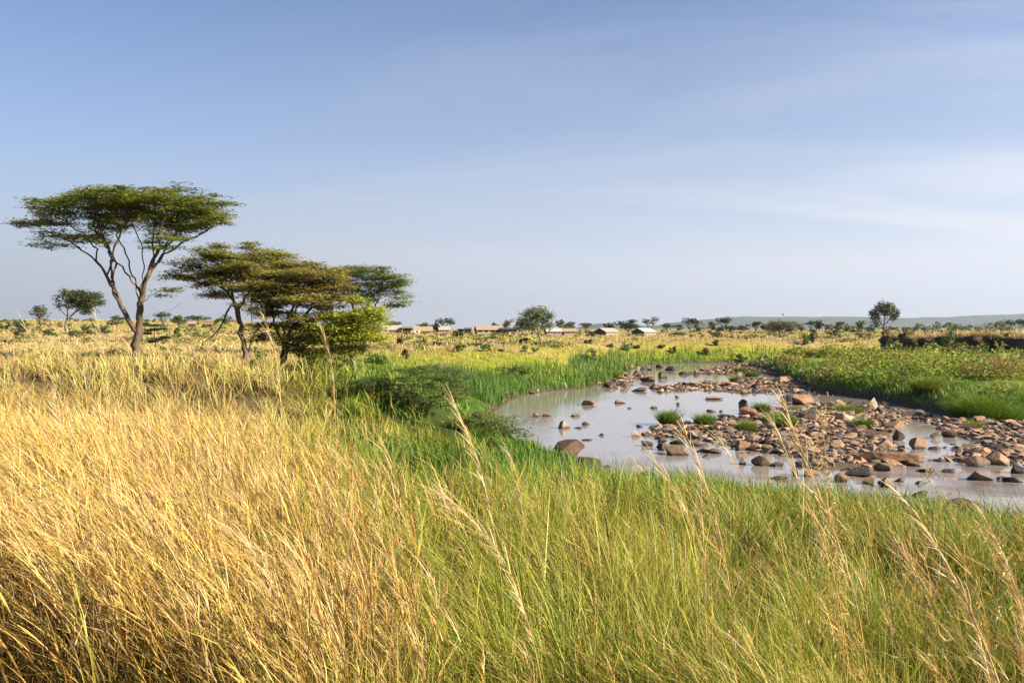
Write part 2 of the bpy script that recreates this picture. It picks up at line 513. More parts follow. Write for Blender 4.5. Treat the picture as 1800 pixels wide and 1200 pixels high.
nt.links.new(ramp(nt, wnoise(0.33, (1, 2.2, 1), 4), [(0.42, (0, 0, 0)), (0.62, (1, 1, 1))]), shoal.inputs[0]); nt.links.new(near_r.outputs[0], shoal.inputs[1])
nt.links.new(mixc(nt, shoal.outputs[0], (0.25, 0.22, 0.20), (0.17, 0.115, 0.075)), p.inputs['Base Color'])
b = nt.nodes.new("ShaderNodeBump"); b.inputs['Distance'].default_value = 0.03
nt.links.new(rip.outputs[0], b.inputs['Height']); nt.links.new(mul2.outputs[0], b.inputs['Strength'])
nt.links.new(b.outputs[0], p.inputs['Normal'])
nt.links.new(p.outputs[0], out.inputs[0])
wx = np.array([-12, 135.0]); wy = np.array([-14, 142.0])
V = np.array([[wx[0], wy[0], 0], [wx[1], wy[0], 0], [wx[1], wy[1], 0], [wx[0], wy[1], 0]])
tag(link("water", mesh("water", V, [np.array([[0, 1, 2, 3]])], m)), kind="structure")

# ------------------------------------------------------------------ eroded earth bank on the far side
m_earth = simple_mat("bank_earth", [(0.25, (0.035, 0.022, 0.015)), (0.55, (0.075, 0.047, 0.033)), (0.8, (0.13, 0.088, 0.06))], 0.9, 0.95, 0.8, 0.1, 7, 'Object', (1, 1, 0.35))
line = BRINK
def along(poly, n):
    P = np.array(poly, float); seg = np.linalg.norm(np.diff(P, axis=0), axis=1); s = np.concatenate([[0], np.cumsum(seg)])
    t = np.linspace(0, s[-1], n)
    return np.stack([np.interp(t, s, P[:, 0]), np.interp(t, s, P[:, 1])], 1), t
pl, ts = along(line, 260)
for _ in range(3): pl[1:-1] = (pl[:-2] + pl[1:-1] * 2 + pl[2:]) / 4
tg = norm(np.gradient(pl, axis=0)); nrm = np.stack([-tg[:, 1], tg[:, 0]], 1)      # towards the river
rows = 9
Vb = []
zb = height(pl[:, 0] + nrm[:, 0] * 1.2, pl[:, 1] + nrm[:, 1] * 1.2)
zt = height(pl[:, 0] - nrm[:, 0] * 1.3, pl[:, 1] - nrm[:, 1] * 1.3) - 0.05 - 0.55 * np.clip(fbm(ts / 5.5, ts * 0, 68, 3) - .45, 0, 1) * 2
gap = np.exp(-((ts - np.interp(76.5, pl[::-1, 1], ts[::-1])) / 1.6) ** 2)
for r in range(rows):
    t = r / (rows - 1)
    prof = 0.55 + 0.25 * math.sin(t * 2.6) - 0.45 * t - (0.35 if r == rows - 1 else 0)
    o = prof + 0.75 * (fbm(ts / 2.3, np.full_like(ts, t * 2.2), 61) - 0.5) * 2 * (0.4 + t) + 0.25 * (vnoise(ts * 1.3, np.full_like(ts, t * 5), 66) - 0.5)
    z = zb - 0.3 + (zt - zb + 0.3) * t
    Vb.append(np.stack([pl[:, 0] + nrm[:, 0] * o, pl[:, 1] + nrm[:, 1] * o, z], 1))
Vb = np.concatenate(Vb); n = len(pl)
i = (np.arange(rows - 1)[:, None] * n + np.arange(n - 1)[None, :]).ravel()
bank = link("riverbank", mesh("riverbank", Vb, [np.stack([i, i + 1, i + n + 1, i + n], 1)], m_earth))
tag(bank, kind="structure")

# ------------------------------------------------------------------ distant hills
m_hill = simple_mat("hill_woodland", [(0.3, (0.035, 0.055, 0.03)), (0.7, (0.09, 0.10, 0.05))], 0.004, 0.95, 0, 0.1)
def ridge(name, d, prof, depth, seed, amp):
    xs = np.linspace(prof[0][0], prof[-1][0], 240)
    ys = np.interp(xs, [q[0] for q in prof], [q[1] for q in prof])
    X = (xs - 900) / FOC * d
    top = EYE + (HORY - ys) / FOC * d + amp * (fbm(X / 300, X * 0, seed, 4) - 0.5) * S(0, 8, HORY - ys)
    top = np.maximum(top, 1.0)
    rowsV = []
    for t in np.linspace(-1, 1, 15):
        f = (1 - abs(t) ** 1.5)
        wob = 1 + 0.25 * (fbm(X / 500 + t * 2, np.full_like(X, t * 3), seed + 5) - 0.5) * (1 if abs(t) > 0.02 else 0)
        rowsV.append(np.stack([X, np.full_like(X, d + t * depth), top * f * wob - 0.5], 1))
    V = np.concatenate(rowsV); n = len(xs)
    i = (np.arange(14)[:, None] * n + np.arange(n - 1)[None, :]).ravel()
    tag(link(name, mesh(name, V, [np.stack([i, i + 1, i + n + 1, i + n], 1)], m_hill, None, True)), kind="structure")
ridge("hills", 7200, [(1120, 578), (1150, 571), (1185, 566.5), (1240, 562), (1275, 558.2), (1300, 557.2), (1400, 555.5), (1480, 556.5), (1560, 557.2), (1640, 557.0),
                      (1700, 555.5), (1745, 552.6), (1790, 551), (1850, 549), (1950, 552), (2200, 560), (2500, 576)], 1100, 3, 26)
ridge("hills", 6400, [(1000, 578), (1030, 572), (1050, 569), (1080, 568), (1110, 569.5), (1135, 573), (1160, 578)], 500, 8, 18)
# ------------------------------------------------------------------ trees
m_bark = simple_mat("bark", [(0.25, (0.06, 0.043, 0.031)), (0.55, (0.12, 0.09, 0.065)), (0.8, (0.19, 0.145, 0.105))], 3.0, 0.95, 0.8, 0.1, 6, 'Object', (1, 1, 0.25))
m_barkpale = simple_mat("pale_bark", [(0.25, (0.14, 0.115, 0.09)), (0.7, (0.28, 0.235, 0.185))], 3.0, 0.95, 0.6, 0.1, 6, 'Object', (1, 1, 0.25))
m_leaf = leaf_mat("leaves", 0.40, 0.55, 0.3)

def colonize(att, lines, step, kill, infl, iters=160, rng=R, trop=(0, 0, 0.12)):
    """grow limbs from the given stems towards the points the crown has to reach"""
    nodes, par = [], []
    for ln, p0 in lines:
        prev = p0
        for q in ln:
            nodes.append(np.array(q, float)); par.append(prev); prev = len(nodes) - 1
    nodes = np.array(nodes); par = list(par)
    att = np.array(att, float)
    nd = np.full(len(att), 1e9); ni = np.zeros(len(att), int)
    def upd(new, off):
        D = np.linalg.norm(att[:, None, :] - new[None, :, :], axis=2)
        k = D.argmin(1); dm = D[np.arange(len(att)), k]
        b = dm < nd
        nd[b] = dm[b]; ni[b] = k[b] + off
    upd(nodes, 0)
    alive = np.ones(len(att), bool)
    trop = np.array(trop)
    for it in range(iters):
        alive &= nd > kill
        act = alive & (nd < infl)
        if not act.any(): break
        src = ni[act]
        dv = norm(att[act] - nodes[src])
        us, inv = np.unique(src, return_inverse=True)
        sm = np.zeros((len(us), 3)); np.add.at(sm, inv, dv)
        dr = norm(sm + trop * 1.0 + rng.normal(0, 0.16, sm.shape))
        new = nodes[us] + dr * step
        off = len(nodes)
        nodes = np.concatenate([nodes, new]); par += list(us)
        upd(new, off)
    return nodes, np.array(par)

def limb_mesh(nodes, par, r_tip, r_base, pw=2.2, sides=6, col=(0.2, 0.15, 0.1)):
    n = len(nodes)
    kids = [[] for _ in range(n)]
    for i, q in enumerate(par):
        if q >= 0: kids[q].append(i)
    r = np.zeros(n)
    for i in range(n - 1, -1, -1):
        pass
    order = []; stack = [i for i in range(n) if par[i] < 0]
    while stack:
        k = stack.pop(); order.append(k); stack += kids[k]
    w = np.zeros(n)
    for k in reversed(order):
        w[k] = sum(w[c] for c in kids[k]) if kids[k] else 1.0
    wmax = w.max()
    e = math.log(r_base / r_tip) / math.log(max(wmax, 2))
    r = r_tip * w ** e
    # direction
    d = np.zeros((n, 3))
    for k in order:
        if par[k] >= 0: d[k] = nodes[k] - nodes[par[k]]
    for k in order:
        if par[k] < 0:
            d[k] = sum((nodes[c] - nodes[k] for c in kids[k]), np.zeros(3)) if kids[k] else np.array([0, 0, 1.0])
    d = norm(d)
    V = []; F = []; T = []
    a = np.linspace(0, 2 * np.pi, sides, endpoint=False); ca, sa = np.cos(a), np.sin(a)
    def ring(p, dd, rr):
        ref = np.array([1.0, 0.13, 0.07]) if abs(dd[0]) < 0.8 else np.array([0.1, 1.0, 0.05])
        u = np.cross(dd, ref); u /= np.linalg.norm(u) + 1e-9; v = np.cross(dd, u)
        o = len(V) * sides
        V.append(p + rr * (ca[:, None] * u + sa[:, None] * v)); return o
    rid = {}
    js = np.arange(sides); ks = (js + 1) % sides
    for k in order:
        if par[k] < 0:
            rid[k] = ring(nodes[k], d[k], r[k]); continue
        q = par[k]
        main = max(kids[q], key=lambda c: w[c]) == k
        if main: o0 = rid[q]
        else:
            o0 = ring(nodes[q], d[k], min(r[k] * 1.15, r[q]))
            T.append([rid[q], o0, o0 + 1])
        o1 = ring(nodes[k], d[k], r[k] if kids[k] else r[k] * 0.5)
        rid[k] = o1
        F.append(np.stack([o0 + js, o0 + ks, o1 + ks, o1 + js], 1))
    V = np.concatenate(V); F = np.concatenate(F)
    fl = [F]
    if T: fl.append(np.array(T))
    return V, fl, kids, r

def pad_points(pads, n, rng):
    """points spread through flattened pads (cx, cz, rx, rz, cy, ry)"""
    vol = np.array([p_[2] * p_[5] * max(p_[3], 0.15) for p_ in pads]) ** 0.75
    cnt = rng.multinomial(n, vol / vol.sum())
    out_ = []
    for p_, c_ in zip(pads, cnt):
        q = rng.normal(size=(c_, 3)); q = q / np.linalg.norm(q, axis=1, keepdims=True) * (rng.uniform(0, 1, (c_, 1)) ** 0.42)
        out_.append(np.stack([p_[0] + q[:, 0] * p_[2], p_[4] + q[:, 1] * p_[5], p_[1] + q[:, 2] * p_[3]], 1))
    return np.concatenate(out_)

def big_tree(name, label, cat, base_px, d, pads_px, stems_px, rb, natt, nleaf, leaf, lcol, seed, group=None, bark=None, flat=0.9, spread=(0.42, 0.12),
             step=0.34, kill=0.55, infl=3.2, bare=None, tipcol=None, clus=1.0, rtip=0.009, elong=2.6, tier=0.0):
    """pads: (px, py, half width px, half height px, depth offset m, depth half m or None); stems: polylines in photo px (+ depth offset m)"""
    rng = np.random.default_rng(seed)
    x0, y0, z0 = onland(base_px[0], d)
    sc = d / FOC
    zpx = HORY + (EYE - z0) / sc                      # photo row of the ground at the base
    def w(px, py, dy=0.0): return np.array([(px - base_px[0]) * sc, dy, (zpx - py) * sc])
    pads = [((p_[0] - base_px[0]) * sc, (zpx - p_[1]) * sc, p_[2] * sc, p_[3] * sc, p_[4], p_[5] if p_[5] else p_[2] * sc * 0.8) for p_ in pads_px]
    att = pad_points(pads, natt, rng)
    if tier: att[:, 2] = att[:, 2] * .25 + .75 * (np.round(att[:, 2] / tier + .18 * np.sin(att[:, 0] * 1.1 + att[:, 1])) * tier) + rng.normal(0, .05, len(att))
    lines = []; cnt = 0; index = []
    for st in stems_px:
        pts = [w(*q) for q in st['p']]
        P = np.array(pts); seg = np.linalg.norm(np.diff(P, axis=0), axis=1); s = np.concatenate([[0], np.cumsum(seg)])
        m_ = max(3, int(s[-1] / (step * 0.9))); t = np.linspace(0, s[-1], m_)
        Q = np.stack([np.interp(t, s, P[:, k]) for k in range(3)], 1)
        Q[1:-1] += rng.normal(0, 0.045, Q[1:-1].shape)
        if st.get('at') is None:
            lines.append((Q, -1))
        else:
            li = index[st['at']]; L0 = lines[st['at']][0]
            j = int(np.linalg.norm(L0 - Q[0], axis=1).argmin())
            lines.append((Q[1:], li + j))
        index.append(cnt); cnt += len(lines[-1][0])
    ni0 = cnt
    nodes, par = colonize(att, lines, step, kill, infl, rng=rng)
    V, fl, kids, r = limb_mesh(nodes, par, rtip, rb)
    root = empty(name, (x0, y0, z0 - 0.05), label, cat, group)
    # root flare
    zz = V[:, 2]; fl_ = 1 + 0.35 * np.exp(-np.maximum(zz, 0) / 0.35)
    V[:, 0] *= np.where(zz < 1.0, fl_, 1); V[:, 1] *= np.where(zz < 1.0, fl_, 1)
    link("trunk", mesh("trunk", V, fl, bark or m_bark, None, True), root)
    # leaf sprays sit along the outer twigs
    tips = np.array([i for i in range(ni0, len(nodes)) if len(kids[i]) <= 1 and r[i] < rtip * 4.0])
    if bare is not None:
        keep = rng.uniform(size=len(tips)) > np.array([bare(nodes[i]) for i in tips])
        tips = tips[keep]
    wgt = rng.uniform(0.2, 1.0, len(tips)) ** 1.5; wgt /= wgt.sum()
    ch = rng.choice(tips, nleaf, p=wgt)
    P = nodes[ch] + rng.normal(size=(nleaf, 3)) * np.array([spread[0], spread[0], spread[1]]) * clus + np.array([0, 0, 0.04])
    tone = rng.normal(0, 0.22, len(nodes))[ch]
    col = vary(lcol, nleaf, 0.22, 0.08, rng) * (1 + tone)[:, None].clip(0.4, 1.7)
    if tipcol is not None:
        k_ = rng.uniform(size=nleaf) < 0.3
        col[k_] = vary(tipcol, int(k_.sum()), 0.2, 0.06, rng)
    Vc, Fc, Cc = cards(P, leaf, flat, elong, rng, col)
    link("crown", mesh("crown", Vc, Fc, m_leaf, Cc), root)
    return root

ACA = (0.14, 0.175, 0.03); ACAT = (0.37, 0.39, 0.05)
OLV = (0.28, 0.27, 0.065)

# the tall umbrella tree on its own
big_tree("acacia_tree", "tallest flat topped acacia with a forked trunk, standing alone in dry grass", "tree", (236, 630), 46,
    [(85, 362, 50, 9, 0, 1.5), (75, 389, 48, 7, -.6, 1.4), (190, 340, 42, 13, .4, 2.4), (205, 372, 95, 24, 0, 4.8), (325, 350, 75, 19, .3, 3.2), (290, 375, 75, 22, .5, 4.2),
     (372, 384, 44, 14, -.4, 1.8), (372, 362, 48, 12, .4, 1.8), (190, 433, 42, 7, -2.6, 1.2), (105, 440, 32, 3.5, -1.2, .6), (318, 436, 40, 11, -2.0, 1.2), (150, 405, 50, 9, 1.5, 1.6),
     (300, 512, 32, 8, -.8, .8), (210, 503, 20, 4, -.6, .5), (255, 362, 120, 18, 2.4, 3.0), (255, 365, 110, 16, -2.6, 2.6), (245, 350, 90, 14, 0, 3.2)],
    [{'p': [(237, 634), (238, 610, .05), (243, 580, .1), (246, 550, 0), (247, 520, 0), (249, 490, .1), (250, 455, .2), (245, 428, .3), (236, 405, .2)]},
     {'p': [(239, 588, .05), (231, 566, -.15), (220, 535, -.4), (207, 505, -.5), (197, 485, -.5), (180, 462, -.5), (160, 443, -.6), (130, 422, -.6), (98, 402, -.5)], 'at': 0},
     {'p': [(247, 520, 0), (258, 497, -.3), (268, 477, -.5), (281, 452, -.8), (300, 428, -.9), (322, 408, -.7), (345, 395, -.4)], 'at': 0},
     {'p': [(250, 500, .1), (262, 470, .6), (270, 445, 1.0), (283, 418, 1.4), (300, 395, 1.5)], 'at': 0},
     {'p': [(246, 530, 0), (232, 500, .5), (220, 478, .9), (208, 455, 1.2), (195, 430, 1.5), (180, 405, 1.6)], 'at': 0},
     {'p': [(247, 510, 0), (236, 488, -.5), (222, 462, -1.0), (212, 440, -1.4), (205, 415, -1.7)], 'at': 0},
     {'p': [(197, 486, -.5), (200, 462, -.2), (192, 440, 0), (178, 415, .2), (150, 395, .3)], 'at': 1},
     {'p': [(252, 530, -.1), (275, 515, -.5), (300, 510, -.8)], 'at': 0},
     {'p': [(260, 492, -.3), (266, 465, .2), (262, 440, .6), (258, 410, .8), (262, 385, .8)], 'at': 2},
     {'p': [(272, 470, -.5), (290, 445, .1), (312, 425, .6), (338, 405, 1.2), (365, 388, 1.3)], 'at': 2},
     {'p': [(290, 440, -.9), (300, 415, -1.6), (318, 392, -2.2)], 'at': 2},
     {'p': [(214, 522, -.4), (214, 495, -1.0), (222, 465, -1.8), (240, 430, -2.4), (262, 400, -2.8)], 'at': 1},
     {'p': [(188, 470, -.5), (172, 448, -1.1), (148, 428, -1.6), (118, 412, -1.8), (84, 398, -1.6)], 'at': 1},
     {'p': [(178, 460, -.5), (168, 435, .1), (140, 408, .4), (105, 385, .4), (75, 368, .3)], 'at': 1},
     {'p': [(204, 498, -.5), (196, 462, .5), (170, 425, 1.2), (140, 398, 1.6)], 'at': 1},
     {'p': [(250, 560, -.1), (270, 548, .4), (292, 543, .5), (318, 530, .5)], 'at': 0}],
    0.25, 2600, 58000, 0.094, ACA, 11, tipcol=ACAT, spread=(0.34, 0.05), flat=1.5, tier=0.78)

# the clump of three behind it
big_tree("acacia_tree", "olive umbrella acacia with leaning forked stems and a dead limb hanging to the grass", "tree", (432, 622), 50,
    [(400, 448, 55, 14, 0, 2.6), (450, 445, 55, 11, 1, 2.6), (360, 462, 48, 10, -.5, 1.8), (330, 487, 40, 6, -.6, 1.2), (395, 475, 70, 18, 0, 3), (440, 470, 70, 20, 0, 3.2),
     (480, 452, 36, 12, .6, 1.8), (508, 486, 34, 12, 0, 1.4), (455, 500, 40, 14, .8, 1.6), (470, 478, 50, 12, 0, 2), (450, 530, 36, 8, -.6, 1.2), (385, 520, 26, 6, -.8, .9), (480, 515, 34, 10, .2, 1.4), (355, 500, 36, 9, -1, 1.4), (420, 500, 50, 14, -.8, 2)],
    [{'p': [(432, 628), (428, 602, 0), (424, 575, 0), (419, 550, 0), (415, 535, 0), (404, 515, -.1), (388, 500, -.1), (370, 490, -.2)]},
     {'p': [(434, 622, 0), (446, 600, -.2), (458, 580, -.3), (470, 560, -.3), (480, 540, -.1), (490, 522, 0), (500, 505, .2)], 'at': 0},
     {'p': [(419, 548, 0), (424, 525, .3), (436, 505, .6), (445, 480, .8)], 'at': 0},
     {'p': [(417, 540, 0), (412, 515, -.5), (410, 490, -.8), (405, 470, -.9)], 'at': 0},
     {'p': [(440, 612, 0), (438, 580, .5), (434, 555, .7), (438, 530, .9), (450, 505, 1)], 'at': 0}],
    0.20, 2000, 46000, 0.092, OLV, 12, tipcol=(0.28, 0.27, 0.05), spread=(0.34, 0.07), flat=1.3, tier=0.55)
big_tree("acacia_tree", "brownish umbrella acacia on a dark short trunk, middle of the leafy clump", "tree", (499, 646), 40,
    [(520, 470, 50, 11, 1, 2), (560, 478, 45, 10, .8, 1.6), (540, 490, 70, 18, 0, 2.4), (500, 500, 60, 18, 0, 2.2), (575, 510, 45, 18, 0, 1.6), (470, 505, 45, 15, -.4, 1.6),
     (595, 525, 36, 14, 0, 1.3), (540, 525, 60, 16, -.5, 1.8), (490, 470, 50, 10, 1.2, 2), (565, 545, 40, 14, -.4, 1.2), (520, 550, 34, 10, -.6, 1.0), (550, 570, 34, 12, -.3, 1.0), (590, 555, 30, 14, .2, 1), (465, 540, 30, 9, -.4, 1), (530, 590, 26, 10, -.5, .9), (562, 588, 38, 9, -.3, 1.0), (598, 576, 34, 9, 0, .9), (478, 572, 30, 7, -.4, .9), (545, 608, 30, 7, -.6, .8), (585, 600, 26, 6, -.2, .7), (470, 598, 18, 5, -.5, .6), (520, 565, 50, 8, -.6, 1.2)],
    [{'p': [(499, 652), (498, 628, 0), (500, 605, 0), (505, 585, .1), (512, 565, .2), (520, 540, .3), (526, 515, .4)]},
     {'p': [(500, 602, 0), (490, 580, -.2), (484, 555, -.3), (478, 530, -.3)], 'at': 0},
     {'p': [(504, 588, 0), (522, 566, -.3), (545, 545, -.4), (570, 528, -.4)], 'at': 0},
     {'p': [(506, 580, .1), (524, 570, .5), (548, 562, .5), (572, 550, .4)], 'at': 0},
     {'p': [(500, 604, 0), (495, 570, .5), (505, 540, .8), (515, 505, 1)], 'at': 0}],
    0.18, 2300, 50000, 0.084, (0.30, 0.255, 0.07), 13, tipcol=(0.27, 0.25, 0.05), spread=(0.32, 0.07), flat=1.2, tier=0.45)
big_tree("acacia_tree", "dark green umbrella acacia rising behind the yellow green tree", "tree", (642, 622), 60,
    [(640, 478, 55, 12, 0, 2.4), (690, 492, 34, 14, 0, 1.8), (610, 480, 40, 14, 0, 2.2), (660, 500, 55, 16, .4, 2.4), (700, 515, 24, 12, 0, 1.2), (690, 538, 22, 8, 0, 1.0), (600, 505, 40, 18, .3, 2),
     (630, 520, 40, 14, .4, 2)],
    [{'p': [(642, 628), (642, 605, 0), (640, 580, 0), (646, 560, 0), (656, 540, 0), (668, 520, 0)]},
     {'p': [(641, 590, 0), (630, 565, .1), (620, 540, .2), (612, 515, .3)], 'at': 0},
     {'p': [(644, 568, 0), (662, 552, -.4), (680, 540, -.4), (695, 528, -.4)], 'at': 0},
     {'p': [(642, 572, 0), (642, 545, .5), (648, 515, .8)], 'at': 0}],
    0.20, 1300, 25000, 0.09, (0.15, 0.19, 0.038), 14, tipcol=(0.22, 0.24, 0.04), spread=(0.36, 0.08), flat=1.3, tier=0.6)
big_tree("fever_tree", "bright yellow green bushy tree with a pale thin trunk", "tree", (620, 648), 39,
    [(645, 540, 26, 7, 0, .9), (612, 556, 40, 8, 0, 1.2), (662, 556, 20, 6, 0, .8), (590, 576, 46, 8, 0, 1.3), (645, 574, 32, 8, 0, 1.0), (620, 592, 52, 7, -.2, 1.2), (572, 600, 34, 7, 0, .9), (655, 596, 22, 6, 0, .7), (600, 616, 40, 6, .2, .9), (560, 620, 20, 5, 0, .6), (632, 528, 14, 4, 0, .5)],
    [{'p': [(622, 654), (620, 632, 0), (618, 618, 0), (614, 600, 0), (616, 578, .1), (622, 558, .1)]},
     {'p': [(619, 622, 0), (632, 606, -.1), (642, 588, -.2), (648, 570, -.2)], 'at': 0},
     {'p': [(617, 612, 0), (600, 598, -.1), (586, 585, -.2)], 'at': 0}],
    0.085, 1000, 25000, 0.07, (0.34, 0.37, 0.04), 15, bark=m_barkpale, tipcol=(0.42, 0.42, 0.055), spread=(0.26, 0.08), flat=0.8, step=0.24, kill=0.34, rtip=0.006)
# mid-distance trees with a shape of their own
big_tree("savanna_tree", "half bare spreading tree on the plain, past the forked trunk of the tallest acacia", "tree", (117, 582), 95,
    [(120, 518, 26, 9, 0, 1.6), (150, 520, 30, 12, 0, 1.8), (165, 530, 20, 10, 0, 1.3), (135, 535, 30, 10, 0, 1.6), (100, 520, 16, 10, 0, 1), (150, 548, 20, 6, 0, 1), (96, 535, 9, 8, 0, .7)],
    [{'p': [(117, 584), (116, 570, 0), (118, 556, 0), (120, 540, 0), (122, 525, 0)]}, {'p': [(118, 562, 0), (130, 550, 0), (144, 542, 0), (156, 536, 0)], 'at': 0},
     {'p': [(117, 556, 0), (106, 545, 0), (98, 534, 0)], 'at': 0}],
    0.17, 420, 5200, 0.14, (0.085, 0.105, 0.03), 16, bark=m_barkpale, bare=lambda q: 0.9 if q[0] < -0.9 else 0.0, spread=(0.32, 0.16), flat=0.5, tipcol=(0.12, 0.14, 0.04))
big_tree("savanna_tree", "rounded grey green tree with a pale forked trunk in front of the lodge", "tree", (953, 604), 105,
    [(940, 552, 24, 11, 0, 1.7), (925, 565, 20, 10, 0, 1.5), (960, 556, 16, 11, 0, 1.2), (915, 577, 14, 7, 0, 1.0), (965, 570, 13, 7, 0, 1.0), (940, 572, 24, 9, 0, 1.5), (950, 545, 16, 6, 0, 1.2)],
    [{'p': [(954, 607), (950, 594, 0), (946, 584, 0), (944, 570, 0), (942, 555, 0)]}, {'p': [(948, 590, 0), (938, 580, 0), (928, 572, 0)], 'at': 0}, {'p': [(947, 586, 0), (956, 575, 0), (962, 562, 0)], 'at': 0}],
    0.16, 460, 4600, 0.14, (0.15, 0.175, 0.06), 17, bark=m_barkpale, spread=(0.36, 0.22), flat=0.4, tipcol=(0.15, 0.155, 0.05))
big_tree("savanna_tree", "wispy tree with upswept branches above the eroded bank", "tree", (1553, 588), 150,
    [(1553, 545, 20, 9, 0, 2), (1540, 552, 14, 7, 0, 1.4), (1568, 548, 13, 9, 0, 1.4), (1556, 538, 16, 5, 0, 1.6), (1536, 560, 8, 4, 0, .8), (1572, 558, 8, 5, 0, .8), (1538, 571, 8, 4, 0, .8)],
    [{'p': [(1554, 592), (1554, 580, 0), (1554, 568, 0), (1555, 556, 0), (1555, 545, 0)]}, {'p': [(1554, 574, 0), (1546, 564, 0), (1540, 555, 0)], 'at': 0}, {'p': [(1554, 572, 0), (1562, 562, 0), (1568, 552, 0)], 'at': 0}],
    0.15, 330, 2600, 0.17, (0.085, 0.095, 0.035), 18, spread=(0.24, 0.34), flat=0.0, step=0.4, kill=0.6, rtip=0.03)
big_tree("savanna_tree", "grey leaved tree with pale sinuous branches below the hills", "tree", (1374, 592), 205,
    [(1376, 568, 26, 5, 0, 3), (1362, 574, 14, 6, 0, 2), (1392, 573, 14, 6, 0, 2), (1376, 573, 24, 6, 0, 2.5), (1350, 577, 8, 4, 0, 1)],
    [{'p': [(1373, 594), (1373, 588, 0), (1370, 582, 0), (1366, 576, 0)]}, {'p': [(1374, 589, 0), (1380, 582, 0), (1386, 575, 0)], 'at': 0}, {'p': [(1373, 587, 0), (1376, 578, 0), (1376, 570, 0)], 'at': 0}],
    0.30, 260, 3300, 0.20, (0.15, 0.155, 0.085), 19, bark=m_barkpale, spread=(0.5, 0.3), flat=0.4, step=0.5, kill=0.7, infl=5, rtip=0.05, tipcol=(0.2, 0.2, 0.11))

# dead limb that fell from the second acacia: part of that tree, still attached
root2 = [o for o in COL.objects if o.name.startswith("acacia_tree")][1]
def limbpart(root, name, px_pts, base_px, d, r0, r1, mat):
    sc = d / FOC; zpx = HORY + (EYE - root.location.z) / sc
    P = np.array([[(q[0] - base_px[0]) * sc, q[2] if len(q) > 2 else 0, (zpx - q[1]) * sc] for q in px_pts])
    V, F, C = tube(P, np.linspace(r0, r1, len(P)), 6)
    return link(name, mesh(name, V, F, mat, None, True), root)
db = limbpart(root2, "dead_branch", [(418, 540, 0), (407, 537, -.1), (400, 550, -.2), (396, 565, -.3), (388, 580, -.4), (374, 594, -.4), (362, 602, -.5), (358, 612, -.5)], (432, 622), 50, 0.075, 0.03, m_bark)
for q in ([(388, 580, -.4), (380, 598, -.2), (368, 609, -.1)], [(396, 565, -.3), (410, 572, -.5), (420, 578, -.6)], [(374, 594, -.4), (362, 592, -.6), (352, 604, -.7)]):
    t_ = limbpart(root2, "twig", q, (432, 622), 50, 0.03, 0.012, m_bark); t_.parent = db

def ground_d(px, row, d):
    """distance at which the ground in this column shows at this row, nearest to the estimate d"""
    if row < 591: return d
    ds = np.geomspace(14, 330, 700); x = (px - 900) / FOC * ds
    L, lf_ = land_fields(x, ds); z = height(x, ds, L, lf_)
    r_ = HORY + (EYE - z) / ds * FOC - row
    ok = np.where((r_[:-1] * r_[1:] <= 0) & (L[:-1] > 0.2))[0]
    if len(ok) == 0: 
        k = int(np.argmin(np.abs(r_) + 50 * (L < 0.3))); print("no ground match", px, row, d, ds[k], r_[k]); return float(ds[k])
    k = ok[np.argmin(np.abs(np.log(ds[ok] / d)))]
    if abs(math.log(ds[k] / d)) > 0.3: print("moved", px, row, d, round(float(ds[k]), 1))
    return float(ds[k])
